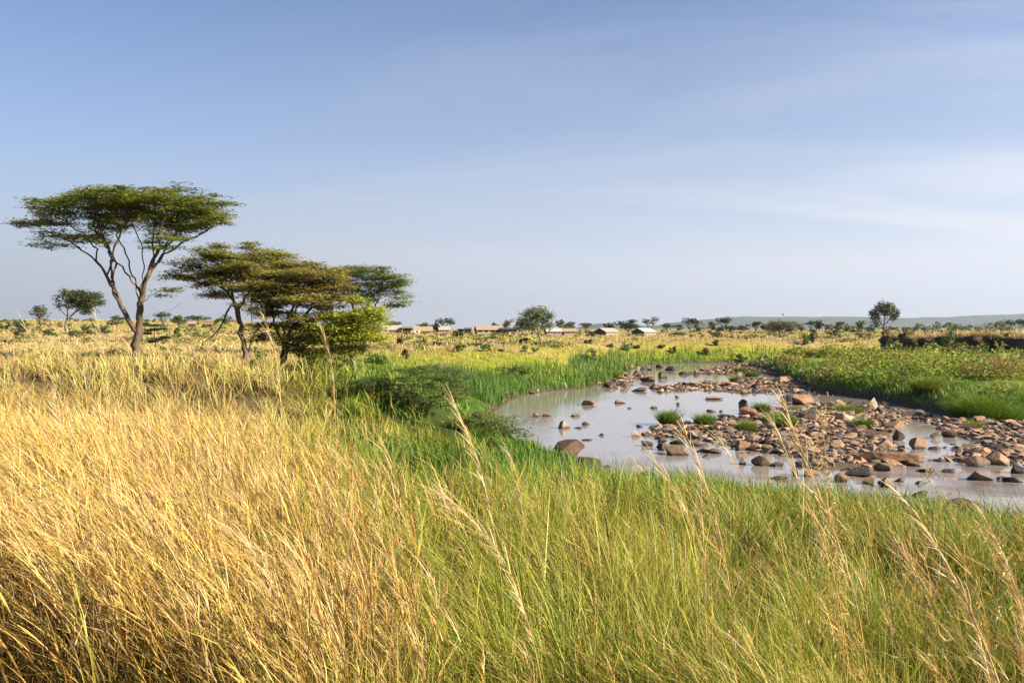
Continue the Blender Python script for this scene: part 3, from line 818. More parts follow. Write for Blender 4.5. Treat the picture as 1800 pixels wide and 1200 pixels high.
# ---- trees and bushes of the plain: each its own trunk and crown
def plain_tree(name, label, cat, px, top, wpx, base, kind, col, seed, d=None, group=None, bark=None, n=None, flat=None, grow=1.0):
    """px, top, wpx and base (photo rows) give place and size; kind: umbrella, round, bush, flatbush, column, bare"""
    rng = np.random.default_rng(seed)
    d = -d if d < 0 else ground_d(px, base, d)
    x0, y0, z0 = onland(px, d)
    sc = d / FOC
    H = max((HORY + (EYE - z0) / sc - top) * sc, 0.25)
    Wd = wpx * sc * 0.56 * grow; H *= 1.06 * (1 + (grow - 1) * .5)
    root = empty(name, (x0, y0, z0 - 0.04), label, cat, group)
    blobs = []; limbs = []
    if kind == 'umbrella':
        for k in range(11):
            a = rng.uniform(0, 6.28); rr = Wd * rng.uniform(0.1, 0.72)
            blobs.append((rr * math.cos(a), rr * math.sin(a), H * (rng.uniform(0.66, 0.90) - .12 * (rr / Wd) ** 2), Wd * rng.uniform(.28, .46), H * rng.uniform(.10, .18)))
    elif kind in ('round', 'bare'):
        for k in range(13):
            a = rng.uniform(0, 6.28); rr = Wd * rng.uniform(0.1, 0.72)
            hh = rng.uniform(0.40, 0.88) - 0.22 * (rr / Wd) ** 2
            blobs.append((rr * math.cos(a), rr * math.sin(a), H * hh, Wd * rng.uniform(.26, .44), H * rng.uniform(.11, .19)))
    elif kind == 'column':
        for k in range(9):
            blobs.append((rng.normal(0, .25) * Wd, rng.normal(0, .25) * Wd, H * (0.15 + 0.75 * k / 8), Wd * rng.uniform(.45, .75), H * 0.12))
    elif kind == 'flatbush':
        for k in range(12):
            a = rng.uniform(0, 6.28); rr = Wd * rng.uniform(0.1, 0.85)
            blobs.append((rr * math.cos(a), rr * math.sin(a), H * rng.uniform(0.25, 0.85) * (1 - 0.4 * (rr / Wd) ** 2), Wd * rng.uniform(.2, .42), H * rng.uniform(.07, .14)))
    else:
        n_c = rng.integers(2, 4); cs = rng.normal(0, .38, (n_c, 2)) * Wd; ch_ = rng.uniform(.55, 1.0, n_c)
        for k in range(15):
            q = k % n_c; a = rng.uniform(0, 6.28); rr = Wd * rng.uniform(0.05, 0.62)
            hh = rng.uniform(0.12, 0.90) * ch_[q] * (1 - 0.5 * (rr / Wd) ** 2)
            blobs.append((cs[q, 0] + rr * math.cos(a), cs[q, 1] + rr * math.sin(a), H * hh, Wd * rng.uniform(.14, .36), H * rng.uniform(.08, .18)))
    tall = kind in ('umbrella', 'round', 'bare')
    fork = H * (rng.uniform(0.14, 0.26) if tall else 0.04)
    tr = max(H * 0.030, 0.02)
    lean = rng.normal(0, 0.06, 2) * H
    parts = [tube([(0, 0, -0.1), (lean[0] * .3, lean[1] * .3, fork * .6), (lean[0] * .6, lean[1] * .6, fork)], [tr * 1.5, tr * 1.1, tr], 6)]
    for bx in blobs[:7 if tall else 5]:
        e = np.array(bx[:3]); s_ = np.array([lean[0] * .55, lean[1] * .55, fork * 0.92])
        mid = s_ * 0.5 + e * 0.5 + np.array([0, 0, -0.06 * H]) + rng.normal(0, 0.03 * H, 3)
        parts.append(tube([s_ - np.array([0, 0, .1 * fork]), s_ * 0.75 + mid * 0.25 + rng.normal(0, .01 * H, 3), mid, e], [tr * .7, tr * .55, tr * .38, tr * .14], 5))
        # twigs from the limb, rooted in it
        for q in range(2):
            e2 = e + rng.normal(0, 1, 3) * np.array([Wd * .3, Wd * .3, H * .08]); parts.append(tube([mid, mid * .5 + e2 * .5 + rng.normal(0, .02 * H, 3), e2], [tr * .32, tr * .2, tr * .08], 4))
    V, F, C = cat_parts(parts)
    link("trunk" if tall else "stem", mesh("trunk", V, F, bark or m_bark, None, True), root)
    lf_ = max(0.0023 * d, 0.05) * (0.85 if kind == 'bare' else 1)
    area = sum(bb[3] * bb[3] + bb[3] * bb[4] * 2 for bb in blobs)
    cnt = n or int(np.clip(area / (lf_ * lf_) * 2.2, 200, 4200))
    if kind == 'bare': cnt = int(cnt * 0.35)
    wts = np.array([bb[3] * bb[3] for bb in blobs]); ch = rng.choice(len(blobs), cnt, p=wts / wts.sum())
    B_ = np.array(blobs)[ch]
    q = rng.normal(size=(cnt, 3)); q = q / np.linalg.norm(q, axis=1, keepdims=True) * rng.uniform(0.15, 1.08, (cnt, 1)) ** 0.5
    P = B_[:, :3] + q * np.stack([B_[:, 3], B_[:, 3], B_[:, 4]], 1)
    P[:, 2] = np.maximum(P[:, 2], 0.03)
    tone = rng.normal(0, .16, len(blobs))[ch]
    cc = vary(col, cnt, 0.25, 0.08, rng) * (1 + tone).clip(.5, 1.6)[:, None]
    Vc, Fc, Cc = cards(P, lf_, flat if flat is not None else (0.8 if kind in ('umbrella', 'flatbush') else 0.35), 1.7, rng, cc)
    link("crown" if tall else "foliage", mesh("crown", Vc, Fc, m_leaf, Cc), root)
    return root

DK = (0.055, 0.085, 0.03); GG = (0.115, 0.14, 0.065); MG = (0.105, 0.15, 0.035); GR = (0.19, 0.185, 0.11); YG = (0.22, 0.25, 0.05); BR = (0.18, 0.14, 0.07); BG = (0.085, 0.175, 0.025)
TREES = [
 # px, top, width, base row, kind, colour, distance, label
 (70, 543, 36, 574, 'umbrella', GG, 190, "small umbrella tree on the skyline beside the half bare spreading tree"),
 (35, 564, 26, 575, 'round', MG, 170, "low dark tree on the skyline at the edge of the plain"),
 (205, 557, 26, 574, 'round', GG, 230, "tiny pale round tree seen just before the forked acacia trunk"),
 (286, 552, 30, 574, 'umbrella', GG, 240, "umbrella tree on the skyline just past the forked acacia trunk"),
 (311, 555, 18, 574, 'round', MG, 250, "narrow round tree on the skyline above the tiered sapling"),
 (349, 556, 40, 574, 'umbrella', MG, 240, "broad double umbrella tree on the skyline behind small tents"),
 (393, 556, 24, 575, 'round', MG, 260, "round tree on the skyline seen through the dead hanging limb"),
 (690, 565, 32, 578, 'round', MG, 300, "green tree behind the white roofed tent nearest the acacias"),
 (745, 570, 24, 580, 'round', MG, 310, "low green tree behind the tan roofed tent"),
 (766, 570, 14, 580, 'round', DK, 300, "small dark tree between the tan roofed tent and the small white tent"),
 (786, 562, 30, 580, 'umbrella', DK, 320, "dark domed tree standing over the small white tent"),
 (870, 570, 16, 580, 'round', GG, 340, "grey green tree peeking over the big lodge roof"),
 (891, 563, 18, 580, 'round', GR, 320, "grey round tree behind the dark posts of the lodge"),
 (984, 564, 18, 582, 'round', GG, 330, "small round tree touching the rounded tree by the lodge"),
 (1001, 566, 18, 580, 'round', GR, 360, "pale round tree above the tan end of the long tent"),
 (1028, 570, 20, 582, 'umbrella', GG, 330, "grey umbrella tree past the end of the long tent"),
 (1070, 569, 14, 580, 'round', GG, 420, "small tree right behind the tent with the dark gable and white ridge"),
 (1105, 565, 36, 590, 'round', (0.06, 0.08, 0.045), 265, "big dark spreading tree between the two lone tents"),
 (1143, 560, 24, 581, 'umbrella', GG, 330, "thin high crowned tree above the last tent"),
 (1172, 571, 18, 587, 'umbrella', MG, 280, "small flat tree just past the last tent"),
 (1193, 572, 16, 582, 'round', GG, 420, "small grey tree in front of the low blue hill's end"),
 (1212, 563, 34, 582, 'umbrella', DK, 360, "dark double crowned tree first in the line under the hills"),
 (1237, 564, 18, 581, 'bare', GR, 350, "nearly leafless pale tree between two dark trees under the hills"),
 (1251, 567, 15, 582, 'round', GG, 360, "small round tree next to the leafless pale tree"),
 (1276, 561, 30, 582, 'umbrella', DK, 340, "broad blue green tree, tallest in the line under the hills"),
 (1287, 575, 22, 591, 'umbrella', DK, 225, "dark low tree in front of the broad blue green tree"),
 (1308, 571, 20, 582, 'round', GG, 380, "small tree between the broad dark tree and the sinuous pale tree"),
 (1328, 568, 18, 590, 'umbrella', GG, 240, "small umbrella tree with a visible straight trunk under the hills"),
 (1345, 571, 12, 583, 'round', GR, 330, "grey treetop touching the sinuous pale tree"),
 (1408, 571, 14, 583, 'round', GR, 330, "grey treetop on the far side of the sinuous pale tree"),
 (1425, 566, 20, 581, 'umbrella', GG, 380, "flat grey tree left of a dark narrow one under the hills".replace("left of", "next to")),
 (1442, 566, 13, 581, 'round', DK, 370, "dark narrow tree under the hills"),
 (1457, 570, 13, 582, 'round', GR, 400, "small grey tree past the dark narrow one"),
 (1472, 572, 13, 582, 'round', GG, 400, "small green tree behind the dark bush on the plain"),
 (1488, 572, 16, 583, 'bare', GR, 380, "thin pale scrub tree before the squarish tree"),
 (1515, 565, 24, 582, 'round', GG, 330, "squarish grey green tree beside the wispy tree"),
 (1582, 570, 28, 588, 'bush', GG, 215, "rounded tree just past the wispy tree"),
 (1610, 571, 32, 588, 'bush', GG, 230, "low domed tree, second past the wispy tree"),
 (1654, 564, 36, 585, 'bush', GG, 290, "broad grey tree partly behind a darker green dome"),
 (1687, 567, 44, 586, 'bush', MG, 250, "dark green domed tree on the high grass plateau"),
 (1733, 560, 56, 586, 'bush', GR, 270, "largest grey domed tree on the high grass plateau"),
 (1772, 565, 24, 584, 'umbrella', DK, 290, "dark tree beside the largest grey domed tree"),
 (1352, 569, 26, 583, 'bush', GG, 330, "low grey thicket tree behind the sinuous pale tree"),
 (1480, 567, 18, 582, 'umbrella', GG, 390, "small flat topped tree between the thin pale scrub tree and the dark narrow one"),
 (1500, 571, 22, 583, 'bush', MG, 340, "low green domed tree just before the squarish tree"),
 (1534, 570, 18, 583, 'bush', GG, 350, "low grey dome between the squarish tree and the wispy tree"),
 (1629, 568, 26, 585, 'bush', GG, 300, "grey dome in the gap before the broad grey tree on the plateau"),
 (1667, 569, 24, 585, 'bush', MG, 310, "small dark dome filling the gap beside the dark green domed tree"),
 (1712, 569, 26, 585, 'bush', GG, 320, "grey dome between the dark green domed tree and the largest grey one"),
 (1755, 570, 22, 585, 'bush', MG, 310, "low dark dome at the foot of the largest grey domed tree"),
 (1265, 571, 16, 582, 'bush', GG, 380, "grey bushy tree at the foot of the broad blue green tree"),
 (1224, 570, 20, 582, 'bush', GG, 380, "low grey thicket under the dark double crowned tree"),
 (1390, 573, 20, 583, 'bush', MG, 360, "dark low thicket just behind the pale sinuous branches"),
 (250, 562, 22, 574, 'bush', GG, 240, "low grey thicket right behind the forked acacia trunk"),
 (325, 561, 20, 574, 'bush', GG, 260, "low thicket between the narrow round tree and the peach roofed tent"),
 (370, 562, 22, 574, 'bush', MG, 270, "low thicket behind the low dark tent"),
 (1793, 563, 22, 584, 'umbrella', GG, 290, "grey tree at the very end of the plateau tree line"),
]
for i, (px, tp, wd, bs, kd, cl, d_, lb) in enumerate(TREES):
    plain_tree("savanna_tree", lb, "tree", px, tp, wd, bs, kd, cl, 300 + i, d_, "trees along the skyline", bark=m_barkpale if kd == 'bare' else None, grow=1.25)

BUSHES = [
 (25, 566, 34, 582, 'bush', GG, 130, "scruffy grey bush at the very edge of the golden plain"),
 (8, 565, 20, 576, 'bush', MG, 180, "low dark bush touching the frame edge on the skyline"),
 (44, 560, 18, 576, 'bush', MG, 150, "dark pointed bush in front of the skyline near the small umbrella tree"),
 (86, 576, 34, 591, 'bush', MG, 90, "green bush on the plain before the half bare tree's trunk"),
 (130, 577, 40, 592, 'flatbush', MG, 88, "wide low bush at the foot of the half bare tree"),
 (158, 565, 32, 578, 'bush', MG, 140, "dark green bush on the skyline past the half bare tree"),
 (181, 562, 22, 578, 'bush', GG, 150, "grey green bush nearest the tall acacia on the skyline"),
 (318, 572, 24, 592, 'bush', MG, 85, "dark round bush between the acacias"),
 (346, 578, 44, 595, 'flatbush', YG, 80, "pale spreading bush between the acacias"),
 (460, 600, 40, 640, 'bush', MG, 52, "shaded bush among the stems of the clump"),
 (556, 622, 48, 650, 'bush', BG, 42, "deep green bush in the grass under the brownish acacia"),
 (668, 606, 56, 640, 'bush', BG, 44, "leafy deep green bush against the yellow green tree"),
 (590, 632, 36, 652, 'bush', MG, 40, "small shaded bush left of the pale thin trunk".replace("left of", "by")),
 (707, 588, 16, 607, 'bush', GG, 70, "upright thin bush on gold grass below the white roofed tent"),
 (712, 611, 10, 630, 'bush', GG, 52, "small spindly shrub on gold grass below the upright thin bush"),
 (733, 598, 26, 604, 'flatbush', BR, 82, "low brownish scrub below the tan roofed tent"),
 (745, 594, 14, 604, 'bush', GG, 80, "little grey bush behind the brownish scrub"),
 (769, 596, 20, 609, 'bush', GG, 70, "greyish bush between the scrub and the dark round bush"),
 (803, 598, 26, 618, 'bush', MG, 58, "dark round bush on the gold slope above the termite mound"),
 (855, 604, 16, 617, 'bush', BG, 62, "small bright green bush on the gold slope"),
 (842, 602, 36, 609, 'flatbush', GG, 80, "flat sprawling scrub behind the small bright green bush"),
 (806, 572, 22, 594, 'bush', DK, 130, "tall green bush standing before the lodge"),
 (866, 586, 12, 598, 'bush', GG, 120, "tiny grey bush below the lodge roof"),
 (884, 611, 9, 618, 'bush', MG, 60, "tiny bush on the slope past the small bright green bush"),
 (918, 593, 14, 604, 'bush', BR, 95, "grey brown bush under the crown of the rounded tree"),
 (933, 606, 24, 622, 'bush', MG, 62, "green bush on the slope below the rounded tree"),
 (941, 599, 18, 608, 'bush', BG, 90, "bright bush at the trunk of the rounded tree"),
 (968, 600, 44, 611, 'flatbush', MG, 85, "wide low bush beside the pale forked trunk"),
 (1034, 612, 40, 640, 'flatbush', DK, 46, "dark wind swept thorn bush above the reeds"),
 (1012, 628, 16, 640, 'bush', MG, 46, "small bush tucked against the thorn bush"),
 (1034, 593, 18, 604, 'bush', GG, 95, "grey bush on the gold slope beneath the long tent"),
 (1037, 578, 16, 590, 'bush', DK, 200, "dark bush beside the tent with the dark gable"),
 (1075, 604, 9, 611, 'bush', GG, 80, "tiny grey bush between two larger ones on the slope"),
 (1103, 598, 22, 616, 'bush', BG, 66, "dark green leafy bush on the slope under the two lone tents"),
 (1122, 602, 12, 612, 'bush', GG, 80, "thin grey bush just past the dark green leafy bush"),
 (1165, 604, 10, 611, 'bush', BR, 85, "small brown bush on the slope past the last tent"),
 (1182, 605, 16, 619, 'bush', MG, 62, "rounded olive bush above the far reeds"),
 (1195, 580, 34, 592, 'flatbush', GR, 200, "wide grey thicket on the plain past the last tent"),
 (1236, 610, 13, 622, 'bush', BR, 60, "brown bush at the top of the far reeds"),
 (1258, 580, 26, 593, 'bush', GG, 180, "grey green bush in front of the dark line of trees"),
 (1263, 594, 14, 606, 'bush', MG, 95, "small upright bush alone on the flat gold field"),
 (1305, 620, 18, 632, 'bush', MG, 75, "dark bush just behind the end of the far reeds"),
 (1413, 582, 22, 604, 'bush', MG, 110, "olive bush by the pale rock slab"),
 (1428, 578, 14, 602, 'column', DK, 112, "dark narrow bush by the pale rock slab"),
 (1466, 577, 28, 592, 'bush', MG, 160, "dark green dome shaped bush on the plain below the hills"),
 (1519, 581, 32, 595, 'flatbush', GR, 150, "grey thorny thicket before the wispy tree"),
 (1552, 570, 34, 594, 'bush', (0.12, 0.12, 0.045), 146, "olive bush around the foot of the wispy tree"),
 (1588, 580, 24, 594, 'bush', MG, 125, "green bush behind the top of the eroded bank"),
 (1633, 576, 30, 590, 'flatbush', BG, 130, "flat bright green bush on the high grass plateau"),
 (1563, 592, 34, 618, 'bush', MG, -98, "bush hanging over the far end of the eroded bank"),
 (1590, 590, 24, 606, 'bush', YG, -97, "pale green bush on the brink of the eroded bank"),
 (1664, 577, 42, 622, 'bush', MG, -87.5, "large ragged bush hanging down the middle of the eroded bank"),
 (1694, 590, 26, 618, 'bush', YG, -86, "yellowish bush beside the large ragged bush on the bank"),
 (1770, 580, 26, 594, 'bush', YG, 88, "small bush on the plateau above the dark bank"),
 (1755, 612, 34, 640, 'bush', YG, 74, "bright leafy bush below the dark bank"),
 (1785, 616, 32, 642, 'bush', MG, 72, "darker leafy bush below the dark bank beside the bright one"),
 (1505, 602, 22, 624, 'bush', GG, 92, "grey bush among the bank greenery before the eroded bank"),
 (1530, 608, 26, 628, 'bush', GG, 90, "grey thorn bush at the near foot of the eroded bank's end"),
 (1465, 612, 22, 626, 'bush', MG, 92, "low dark bush in the bright greenery by the river bend"),
 (530, 596, 44, 646, 'bush', (0.13, 0.15, 0.035), 41, "olive leafy bush filling the space between the trunks of the clump"),
 (575, 604, 50, 650, 'bush', (0.17, 0.20, 0.035), 40, "light green bush under the low branches beside the pale thin trunk"),
 (606, 612, 34, 646, 'bush', (0.15, 0.19, 0.03), 43, "small leafy bush behind the pale thin trunk"),
 (1612, 590, 30, 624, 'bush', MG, -93, "dark bush clinging to the face of the eroded bank near its far end"),
 (1636, 600, 26, 624, 'bush', YG, -90, "yellow green bush growing up against the eroded bank"),
 (1722, 596, 30, 622, 'bush', MG, -83, "dark green bush on the face of the eroded bank past the large ragged one"),
 (1752, 584, 26, 606, 'bush', YG, -81.5, "yellow green bush on the brink of the bank near the frame edge"),
 (1790, 590, 30, 622, 'bush', MG, -78, "dark bush on the eroded bank cut by the frame edge"),
 (902, 638, 56, 660, 'flatbush', DK, 44, "flat dark thorn shrub on the slope above the reeds"),
 (650, 655, 100, 706, 'flatbush', (0.075, 0.105, 0.03), 33, "low dark spray of thorn bush reaching out beside the largest one"),
 (808, 832, 60, 862, 'flatbush', (0.10, 0.12, 0.07), 15.5, "small grey green feathery shrub deep in the grass"),
]
for i, (px, tp, wd, bs, kd, cl, d_, lb) in enumerate(BUSHES):
    big_ = wd > 100
    plain_tree("thorn_bush" if kd == 'flatbush' else "bush", lb, "bush", px, tp, wd, bs, kd, cl, 700 + i, d_, "bushes of the plain and the slopes", n=13000 if big_ else None, flat=1.0 if big_ else None)

# tiered sapling
sx, sy, sz = onland(272, 68)
sap = empty("acacia_sapling", (sx, sy, sz), "small dark sapling with flat tiers of leaves beside the forked acacia trunk", "tree")
sc_ = 68 / FOC; zpx = HORY + (EYE - sz) / sc_
V, F, C = tube([(0, 0, -.1), (.05, 0, .7), (-.03, 0, 1.4), (.02, 0, (zpx - 570) * sc_)], [.05, .04, .03, .012], 6)
link("trunk", mesh("trunk", V, F, m_bark, None, True), sap)
rs = np.random.default_rng(77); Ps = []
for (cx, cy, hw, hh) in ((272, 572, 15, 2.2), (266, 580, 12, 2), (283, 578, 10, 1.6), (257, 586, 9, 1.6), (280, 596, 15, 3), (268, 600, 8, 2), (290, 593, 8, 2)):
    q = rs.normal(size=(420, 3)) * .55
    Ps.append(np.stack([(cx - 272 + q[:, 0] * hw) * sc_, q[:, 1] * hw * sc_, (zpx - cy + q[:, 2] * hh) * sc_], 1))
Ps = np.concatenate(Ps)
Vc, Fc, Cc = cards(Ps, .10, 1.0, 2.0, rs, vary((0.035, 0.07, 0.02), len(Ps), .2, .06, rs))
link("crown", mesh("crown", Vc, Fc, m_leaf, Cc), sap)

# the two large thorn bushes by the pool
big_tree("thorn_bush", "wide dark tiered thorn bush at the grass edge, largest on the slope", "bush", (745, 722), 34,
    [(745, 648, 60, 8, 0, 1.5), (700, 664, 48, 7, .2, 1.3), (792, 660, 40, 8, 0, 1.2), (742, 676, 75, 9, 0, 1.9), (668, 682, 44, 6, .2, 1.0), (638, 692, 30, 5, 0, .7), (762, 700, 62, 9, -.5, 1.5), (805, 690, 36, 8, 0, 1.0), (700, 700, 50, 8, -.4, 1.2)],
    [{'p': [(745, 726), (744, 710, 0), (742, 695, 0), (744, 676, 0)]}, {'p': [(745, 720, 0), (720, 702, .1), (695, 690, .2), (670, 684, .2)], 'at': 0}, {'p': [(745, 716, 0), (768, 700, -.1), (790, 684, 0)], 'at': 0}],
    0.07, 1100, 9800, 0.055, (0.085, 0.115, 0.03), 31, tipcol=(0.16, 0.20, 0.04), spread=(0.20, 0.03), flat=1.4, step=0.2, kill=0.28, infl=2.5, rtip=0.006, tier=0.40, elong=3.2)
big_tree("thorn_bush", "open feathery thorn bush leaning over the pool", "bush", (852, 778), 33,
    [(842, 730, 36, 5, 0, .9), (890, 740, 34, 5, 0, .8), (812, 748, 30, 6, 0, .8), (868, 757, 52, 6, 0, 1.1), (908, 764, 26, 4, 0, .6), (825, 766, 36, 6, -.2, .9), (860, 744, 40, 5, .3, .9)],
    [{'p': [(842, 784), (846, 770, 0), (852, 758, 0), (862, 746, 0)]}, {'p': [(843, 776, 0), (864, 766, 0), (890, 757, 0), (908, 752, 0)], 'at': 0}, {'p': [(843, 776, 0), (828, 762, 0), (818, 750, 0)], 'at': 0}],
    0.05, 520, 7000, 0.055, (0.15, 0.19, 0.05), 32, tipcol=(0.24, 0.27, 0.07), spread=(0.20, 0.06), flat=1.0, step=0.18, kill=0.26, infl=2.2, rtip=0.005, tier=0.24)
# ------------------------------------------------------------------ safari camp
def paint(name, c, rough=0.85, bump=0.15, scale=2.0, amt=0.12):
    c = tuple(x * 0.7 for x in c)
    lo = tuple(x * (1 - amt) for x in c); hi = tuple(min(x * (1 + amt), .9) for x in c)
    return simple_mat(name, [(0.3, lo), (0.7, hi)], scale, rough, bump, 0.15)
m_canvas = paint("cream_canvas", (0.50, 0.43, 0.34)); m_tan = paint("tan_canvas", (0.44, 0.32, 0.20)); m_white = paint("white_canvas", (0.56, 0.52, 0.46))
m_wall = paint("pale_wall", (0.42, 0.36, 0.30)); m_dark = paint("dark_opening", (0.035, 0.03, 0.03)); m_brown = paint("brown_canvas", (0.11, 0.075, 0.06)); m_timber = paint("timber", (0.20, 0.13, 0.085))
m_brick = paint("reddish_wall", (0.26, 0.14, 0.11)); m_thatch = paint("thatch", (0.30, 0.22, 0.14))

def gable_roof(w, dp, z0, z1, over, th=0.12):
    """roof running along x, both slopes with thickness"""
    x0, x1 = -w / 2 - over, w / 2 + over; y0, y1 = -dp / 2 - over, dp / 2 + over
    pr = [(y0, z0), (0, z1), (y1, z0), (y1, z0 + th), (0, z1 + th), (y0, z0 + th)]
    V = np.array([[x, y, z] for x in (x0, x1) for (y, z) in pr], float)
    Q = np.array([[0, 1, 7, 6], [1, 2, 8, 7], [2, 3, 9, 8], [3, 4, 10, 9], [4, 5, 11, 10], [5, 0, 6, 11]])
    E = np.array([[0, 5, 4, 1], [1, 4, 3, 2], [6, 7, 10, 11], [7, 8, 9, 10]])
    return V, [Q, E], np.zeros((12, 3))

def tent(px0, px1, roof_top, roof_bot, base, d, label, roof_mat, rot=0.12, openings=3, annex=None, awning=0.0, gable_mat=None, depth=5.0, wall_mat=None, nm="safari_tent"):
    px = (px0 + px1) / 2
    x0, y0, z0 = onland(px, d); sc = d / FOC
    w = (px1 - px0) * sc * 0.92
    hb = max((HORY + (EYE - z0) / sc - roof_bot) * sc, 0.9); ht = hb + max((roof_bot - roof_top) * sc, 0.6)
    root = empty(nm, (x0, y0, z0), label, "tent", "tents of the safari camp"); root.rotation_euler = (0, 0, rot)
    V, F, C = gable_roof(w, depth, hb, ht, 0.35); link("roof", mesh("roof", V, F, roof_mat), root)
    # walls: solid sides with the front openings left open, floor to eaves
    n = openings; bay = w / n; parts = []
    jam = min(0.32, bay * 0.16)
    for k in range(n + 1):
        xx = -w / 2 + k * bay
        a = xx - (jam if k else 0); b_ = xx + (jam if k < n else 0)
        parts.append(box(a, b_, -depth / 2, -depth / 2 + 0.1, -0.4, hb - 0.02))
    parts.append(box(-w / 2 + jam, w / 2 - jam, -depth / 2 + 0.012, -depth / 2 + 0.088, -0.4, 0.75))
    V, F, C = cat_parts(parts); link("front_wall", mesh("front_wall", V, F, wall_mat or m_wall), root)
    parts = [box(-w / 2, w / 2, depth / 2 - 0.1, depth / 2, -0.4, hb - 0.02)]
    V, F, C = cat_parts(parts); link("rear_wall", mesh("rear_wall", V, F, m_brown), root)
    for sgn in (-1, 1):
        X = sgn * (w / 2 - 0.05)
        y_a, y_b = -depth / 2 + 0.102, depth / 2 - 0.102
        V = np.array([[X - .045, y_a, -.4], [X - .045, y_b, -.4], [X - .045, y_b, hb - .02], [X - .045, 0, ht - .03], [X - .045, y_a, hb - .02]], float)
        V = np.concatenate([V, V + np.array([.09, 0, 0])])
        caps = np.array([[4, 3, 2, 1, 0], [5, 6, 7, 8, 9]]); Q = np.array([[i, (i + 1) % 5, 5 + (i + 1) % 5, 5 + i] for i in range(5)])
        link("gable", mesh("gable", V, [caps, Q], gable_mat or m_brown), root)  # dark canvas paints in the shade on the tent ends
    for k in range(n):
        xa = -w / 2 + k * bay + jam; xb = -w / 2 + (k + 1) * bay - jam
        V, F, C = box(xa, xb, -depth / 2 + 0.55, -depth / 2 + 0.62, -0.3, hb - 0.05)
        link("window", mesh("window", V, F, m_dark if k % 3 != 1 else m_brown), root)
    if awning:
        V, F, C = box(-w / 2 - awning, -w / 2 - 0.5, -depth / 2, depth / 2, hb - 0.12, hb + 0.06)
        link("awning", mesh("awning", V, F, m_timber), root)
        for yy in (-depth / 2 + .1, depth / 2 - .2):
            for xx in (-w / 2 - awning + .1, -w / 2 - awning * .5):
                V, F, C = box(xx, xx + .14, yy, yy + .14, -.4, hb - .125); link("post", mesh("post", V, F, m_timber), root)
    if annex:
        aw = annex
        V, F, C = box(w / 2 + 0.45, w / 2 + 0.45 + aw, -depth * .35, depth * .3, -0.4, hb * .92); link("annex", mesh("annex", V, F, m_brick), root)
        V, F, C = box(w / 2 + 0.45 + aw * .4, w / 2 + 0.45 + aw * .7, -depth * .35 - .012, -depth * .35 + .05, .5, hb * .7); link("annex_window", mesh("annex_window", V, F, m_dark), root)
    return root
tent(674, 706, 573.5, 581.5, 587, 262, "white roofed tent nearest the acacias, half hidden by the yellow green tree", m_canvas, 0.10, 4)
tent(726, 760, 574.5, 582, 588, 255, "tan roofed tent with a timber awning and a reddish annex", m_tan, 0.16, 4, annex=1.5, awning=3.4)
tent(771, 790, 573.5, 580, 586, 300, "small white tent under the dark domed tree", m_canvas, 0.14, 2)
tent(835, 880, 572.5, 580, 588, 270, "big lodge tent with the longest peach roof and a dark shaded gable", m_tan, 0.16, 4, gable_mat=paint("shaded_gable", (0.05, 0.05, 0.085)), depth=7)  # blue-black gable colour carries the shade of that end
tent(958, 986, 577, 583, 589, 250, "long white roofed tent by the pale forked trunk", m_white, 0.12, 3)
tent(988, 1012, 577.5, 583, 589, 254, "lower tan roofed tent joined to the end of the long white one", m_tan, 0.12, 2, annex=0.9)
tent(1052, 1080, 577.5, 584, 590, 240, "lone tent with a dark gable beside a dark bush, first of two", m_canvas, 0.5, 2, depth=6)
tent(1118, 1145, 578.5, 585, 591, 238, "lone tent with a reddish annex, last of the camp", m_white, 0.5, 2, annex=1.0, depth=6)
tent(332, 344, 567, 571, 575, 230, "small peach roofed tent seen between the tallest acacia and the clump", m_tan, 0.3, 1, depth=4, wall_mat=m_brown)
tent(358, 374, 570, 573.5, 576.5, 225, "low dark tent under the broad double umbrella tree", m_thatch, 0.2, 2, depth=4, wall_mat=m_brown)

# open shelter with posts beside the lodge, white chairs on its deck
def shelter(px0, px1, top, d, label, posts, roof_mat, th=0.4):
    px = (px0 + px1) / 2; x0, y0, z0 = onland(px, d); sc = d / FOC; w = (px1 - px0) * sc
    H = (HORY + (EYE - z0) / sc - top) * sc
    root = empty("open_shelter", (x0, y0, z0), label, "shelter")
    V, F, C = gable_roof(w, 6, H - th, H, 0.2); link("roof", mesh("roof", V, F, roof_mat), root)
    V, F, C = box(-w / 2, w / 2, 2.9, 3.0, -.3, H - th - .05); link("rear_wall", mesh("rear_wall", V, F, m_dark), root)
    V, F, C = box(-w / 2, w / 2, -3.4, 2.88, -.6, 0.35); link("deck", mesh("deck", V, F, m_timber), root)
    for k in range(posts):
        xx = -w / 2 + .1 + (w - .4) * k / (posts - 1)
        V, F, C = box(xx, xx + .2, -2.9, -2.7, .352, H - th - .02); link("post", mesh("post", V, F, m_timber if k % 2 else m_brown), root)
    return root, w
sh, shw = shelter(880, 913, 576.5, 268, "dark flat shelter on posts joined to the big lodge", 5, m_brown)
shelter(816, 828, 575.5, 280, "narrow pergola frame between the green bush and the lodge", 3, m_thatch)
shelter(706, 726, 574.5, 262, "timber shelter with thatch between the white and the tan tents", 4, m_thatch)
def chair():
    root = empty("deck_chair", (0, 0, 0), "white deck chair", "chair", "white chairs on the lodge deck")
    V, F, C = box(-.35, .35, -.35, .35, .36, .46); link("seat", mesh("seat", V, F, m_white), root)
    V = box(-.35, .35, .30, .40, .462, 1.1); V[0][4:, 1] += .18; link("backrest", mesh("backrest", V[0], V[1], m_white), root)
    for sx_ in (-.33, .25):
        for sy_ in (-.33, .25):
            V, F, C = box(sx_, sx_ + .08, sy_, sy_ + .08, 0, .358); link("leg", mesh("leg", V, F, m_white), root)
    return root
